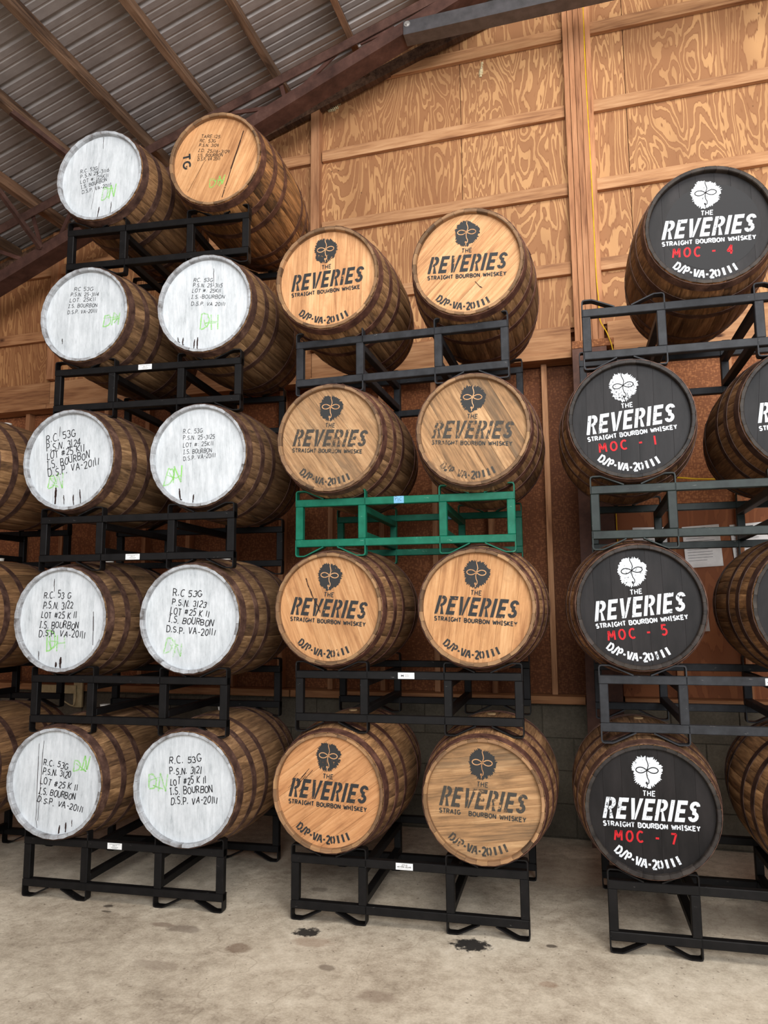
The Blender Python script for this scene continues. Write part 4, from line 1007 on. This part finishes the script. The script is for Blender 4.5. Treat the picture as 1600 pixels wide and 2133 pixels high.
RL = {('A',1): ('black steel two-barrel rack on the floor under barrels 3120 and 3121', 'rack_black', ('lines', 0.535, 'top')),
      ('A',2): ('black steel rack between the bottom and second row of white-headed barrels', 'rack_black', None),
      ('A',3): ('black steel rack under barrels 3124 and 25-3125 with a sticker on its lower rail', 'rack_black', ('lines', 0.565, 'bottom')),
      ('A',4): ('black steel rack under barrels 25-3114 and 25-3115 with a sticker on its upper rail', 'rack_black', ('lines', 0.565, 'top')),
      ('A',5): ('black steel rack highest in the left stack, under the bare wood barrel head', 'rack_black', None),
      ('B',1): ('black steel rack on the floor under the middle stack, 2016 sticker on its upper rail', 'rack_black', ('year', 0.565, 'top')),
      ('B',2): ('black steel rack second from the floor in the middle stack', 'rack_black', ('logo', 0.575, 'top')),
      ('B',3): ('bright green steel barrel rack with blue tape in the middle stack', 'rack_green', ('tape', 0.555, 'top')),
      ('B',4): ('charcoal steel rack above the green one, carrying the top barrels of the middle stack', 'rack_charcoal', None),
      ('C',1): ('black steel rack on the floor under the MOC-7 barrel', 'rack_black', None),
      ('C',2): ('scuffed charcoal steel rack under the MOC-5 barrel with a 2016 sticker', 'rack_charcoal', ('year', 0.735, 'top')),
      ('C',3): ('greenish charcoal steel rack under the MOC-1 barrel, papers visible behind', 'rack_greenish', None),
      ('C',4): ('charcoal steel rack under the MOC-4 barrel with empty left cradle', 'rack_charcoal', None)}
for key, (X, Y, Z, yw) in RACKS.items():
    lab, mat, stk = RL[key]
    rack(lab, X, Y, Z, yw, mat, 'steel barrel racks', stk)

# far left stack, mostly outside the frame
DX, DY, DYAW = -2.985, -0.235, 0.066
for row in (1, 2, 3):
    z0 = (row - 1) * 0.862
    rack('black steel rack cut by the left edge, %s from the floor' % {1: 'lowest', 2: 'second', 3: 'third'}[row], DX, DY, z0, DYAW, 'rack_black', 'steel barrel racks')
    xx = RW - 0.21; k_seed += 1
    barrel('brown oak barrel cut by the left edge, %s' % {1: 'bottom row', 2: 'middle one with white bung on top', 3: 'highest of its stack'}[row], DX + xx * cos(DYAW), DY + xx * sin(DYAW) - 0.05, z0 + 0.6038, DYAW, 'white', 0, (0.92, 0.85, 0.78), seed=k_seed, head='white_board', group='barrels in the far left stack', chime_style='tan')

# ------------------------------------------------------------------ things on the back wall
def polyline(P, n=6):
    out = []
    for i in range(len(P) - 1):
        p0 = Vector(P[max(i - 1, 0)]); p1 = Vector(P[i]); p2 = Vector(P[i + 1]); p3 = Vector(P[min(i + 2, len(P) - 1)])
        for k in range(n):
            t_ = k / n; out.append(0.5 * ((2 * p1) + (p2 - p0) * t_ + (2 * p0 - 5 * p1 + 4 * p2 - p3) * t_ ** 2 + (3 * p1 - p0 - 3 * p2 + p3) * t_ ** 3))
    out.append(Vector(P[-1])); return out
P = [(1.572, 1.508, 6.0), (1.566, 1.508, 5.8), (1.563, 1.506, 5.24), (1.568, 1.508, 4.69), (1.571, 1.506, 4.33), (1.572, 1.507, 3.77), (1.58, 1.505, 3.57), (1.583, 1.485, 3.41), (1.625, 1.43, 3.29), (1.655, 1.435, 3.15), (1.63, 1.46, 2.9), (1.625, 1.5, 2.5), (1.628, 1.5, 2.0), (1.628, 1.5, 1.5)]
tag(ob('extension_cord', MB().tube(polyline(P), 0.004).mesh('extension_cord', ['yellow'])), 'yellow cord running down the laminated post and steel column', 'cord')
P = [(1.90, 1.632, 2.34), (2.05, 1.59, 2.318), (2.15, 1.59, 2.305), (2.3, 1.59, 2.30), (2.5, 1.59, 2.325), (2.7, 1.59, 2.33)]
tag(ob('extension_cord', MB().tube(polyline(P), 0.006).mesh('extension_cord', ['yellow'])), 'yellow cord strung level across the wall between the MOC-1 barrel and its neighbour', 'cord')
def document(label, x0, x1, z0, z1, tilt, seed, y=1.638):
    rg = random.Random(seed); d = thing('document_sleeve', label, 'document', ((x0 + x1) / 2, y, z0)); w_ = x1 - x0; h_ = z1 - z0
    ob('sleeve', MB().cbox(-w_ / 2, w_ / 2, -0.004, 0.0, 0, h_, 0.001).mesh('sleeve', ['paper']), d, (0, 0, 0), (0, tilt, 0))
    mb = MB(); n_ = 12
    for i in range(n_):
        z = h_ * (0.9 - 0.8 * i / n_); l_ = w_ * rg.uniform(0.45, 0.82); mb.ribbon([(-w_ * 0.42, z), (-w_ * 0.42 + l_, z)], 0.0022, -0.0048)
    mb.ribbon([(-0.02, h_ * 0.94), (0.03, h_ * 0.94)], 0.007, -0.0048)
    ob('printed_text', mb.mesh('printed_text', ['print']), d, (0, 0, 0), (0, tilt, 0))
document('document sleeve half hidden behind the MOC-5 barrel top, leftmost of the wall papers', 1.725, 1.94, 1.72, 2.005, 0.02, 1)
document('document sleeve in full view behind the greenish rack, middle of the wall papers', 2.05, 2.275, 1.735, 2.005, -0.05, 2)
document('document sleeve at the right edge, rightmost of the wall papers, with curled corner', 2.345, 2.56, 1.70, 2.01, -0.07, 3)
document('document sleeve low on the wall, edge peeping out beside the MOC-5 barrel', 1.98, 2.17, 1.32, 1.60, -0.06, 4)

# paper wasp nests
rg = random.Random(5)
nest = thing('wasp_nest', 'pale mud wasp nest streak near the top of the wall under the highest girt', 'nest', (0.802, 1.597, 5.46))
mb = MB()
for i in range(7):
    z = 0.008 + i * 0.017; r_ = 0.011 + 0.005 * sin(i); seg = 8
    mb.add([(r_ * cos(k * pi / (seg - 1)) + 0.0025 * i, -r_ * 0.8 * sin(k * pi / (seg - 1)), z + dz) for dz in (-0.009, 0.009) for k in range(seg)] , [(k, k + 1, seg + k + 1, seg + k) for k in range(seg - 1)] + [tuple(range(seg)), tuple(range(2 * seg - 1, seg - 1, -1))])
ob('mud_tube', mb.mesh('mud_tube', ['nest']), nest)
nest = thing('wasp_nest', 'pale honeycomb nest patch in the corner beside the short wall post', 'nest', (-0.39, 1.597, 5.43))
mb = MB(); mc = MB()
for r_ in range(9):
    for c_ in range(8):
        if math.hypot((c_ - 3.4) / 4.2, (r_ - 4) / 4.8) > rg.uniform(0.75, 1.0): continue
        x_ = (c_ - 3.5) * 0.016 + (0.008 if r_ % 2 else 0); z_ = r_ * 0.0145
        hx = [(x_ + 0.009 * cos(k * pi / 3 + pi / 6), z_ + 0.009 * sin(k * pi / 3 + pi / 6)) for k in range(6)]
        mb.add([(a, 0, b) for a, b in hx] + [(a, -0.008, b) for a, b in hx] + [(x_ + (a - x_) * .6, -0.008, z_ + (b - z_) * .6) for a, b in hx], [(k, (k + 1) % 6, 6 + (k + 1) % 6, 6 + k) for k in range(6)] + [(6 + k, 6 + (k + 1) % 6, 12 + (k + 1) % 6, 12 + k) for k in range(6)])
        mc.add([(x_ + (a - x_) * .7, -0.005, z_ + (b - z_) * .7) for a, b in hx], [tuple(range(6))])
o = ob('comb', mb.mesh('comb', ['nest']), nest); o['kind'] = 'stuff'
o = ob('comb_cells', mc.mesh('comb_cells', ['nest_cell']), nest); o['kind'] = 'stuff'

# cream metal bracket on the wall behind the left stack
fx = thing('wall_bracket', 'cream enamelled bracket with a bent rod low on the wall behind the left stack', 'bracket', (-2.6, 1.54, 0.7))
ob('bracket_rail', MB().cbox(-0.32, 0.10, -0.03, -0.022, 0.135, 0.20, 0.002).mesh('bracket_rail', ['cream']), fx)
ob('bracket_post', MB().cbox(0.07, 0.15, -0.02, 0.0, 0.03, 0.25, 0.002).mesh('bracket_post', ['cream']), fx)
ob('bent_rod', MB().tube(polyline([(0.105, -0.035, 0.15), (0.105, -0.045, 0.07), (0.08, -0.045, 0.045), (0.0, -0.045, 0.08), (-0.12, -0.045, 0.12), (-0.24, -0.045, 0.115)]), 0.006).mesh('bent_rod', ['cream']), fx)
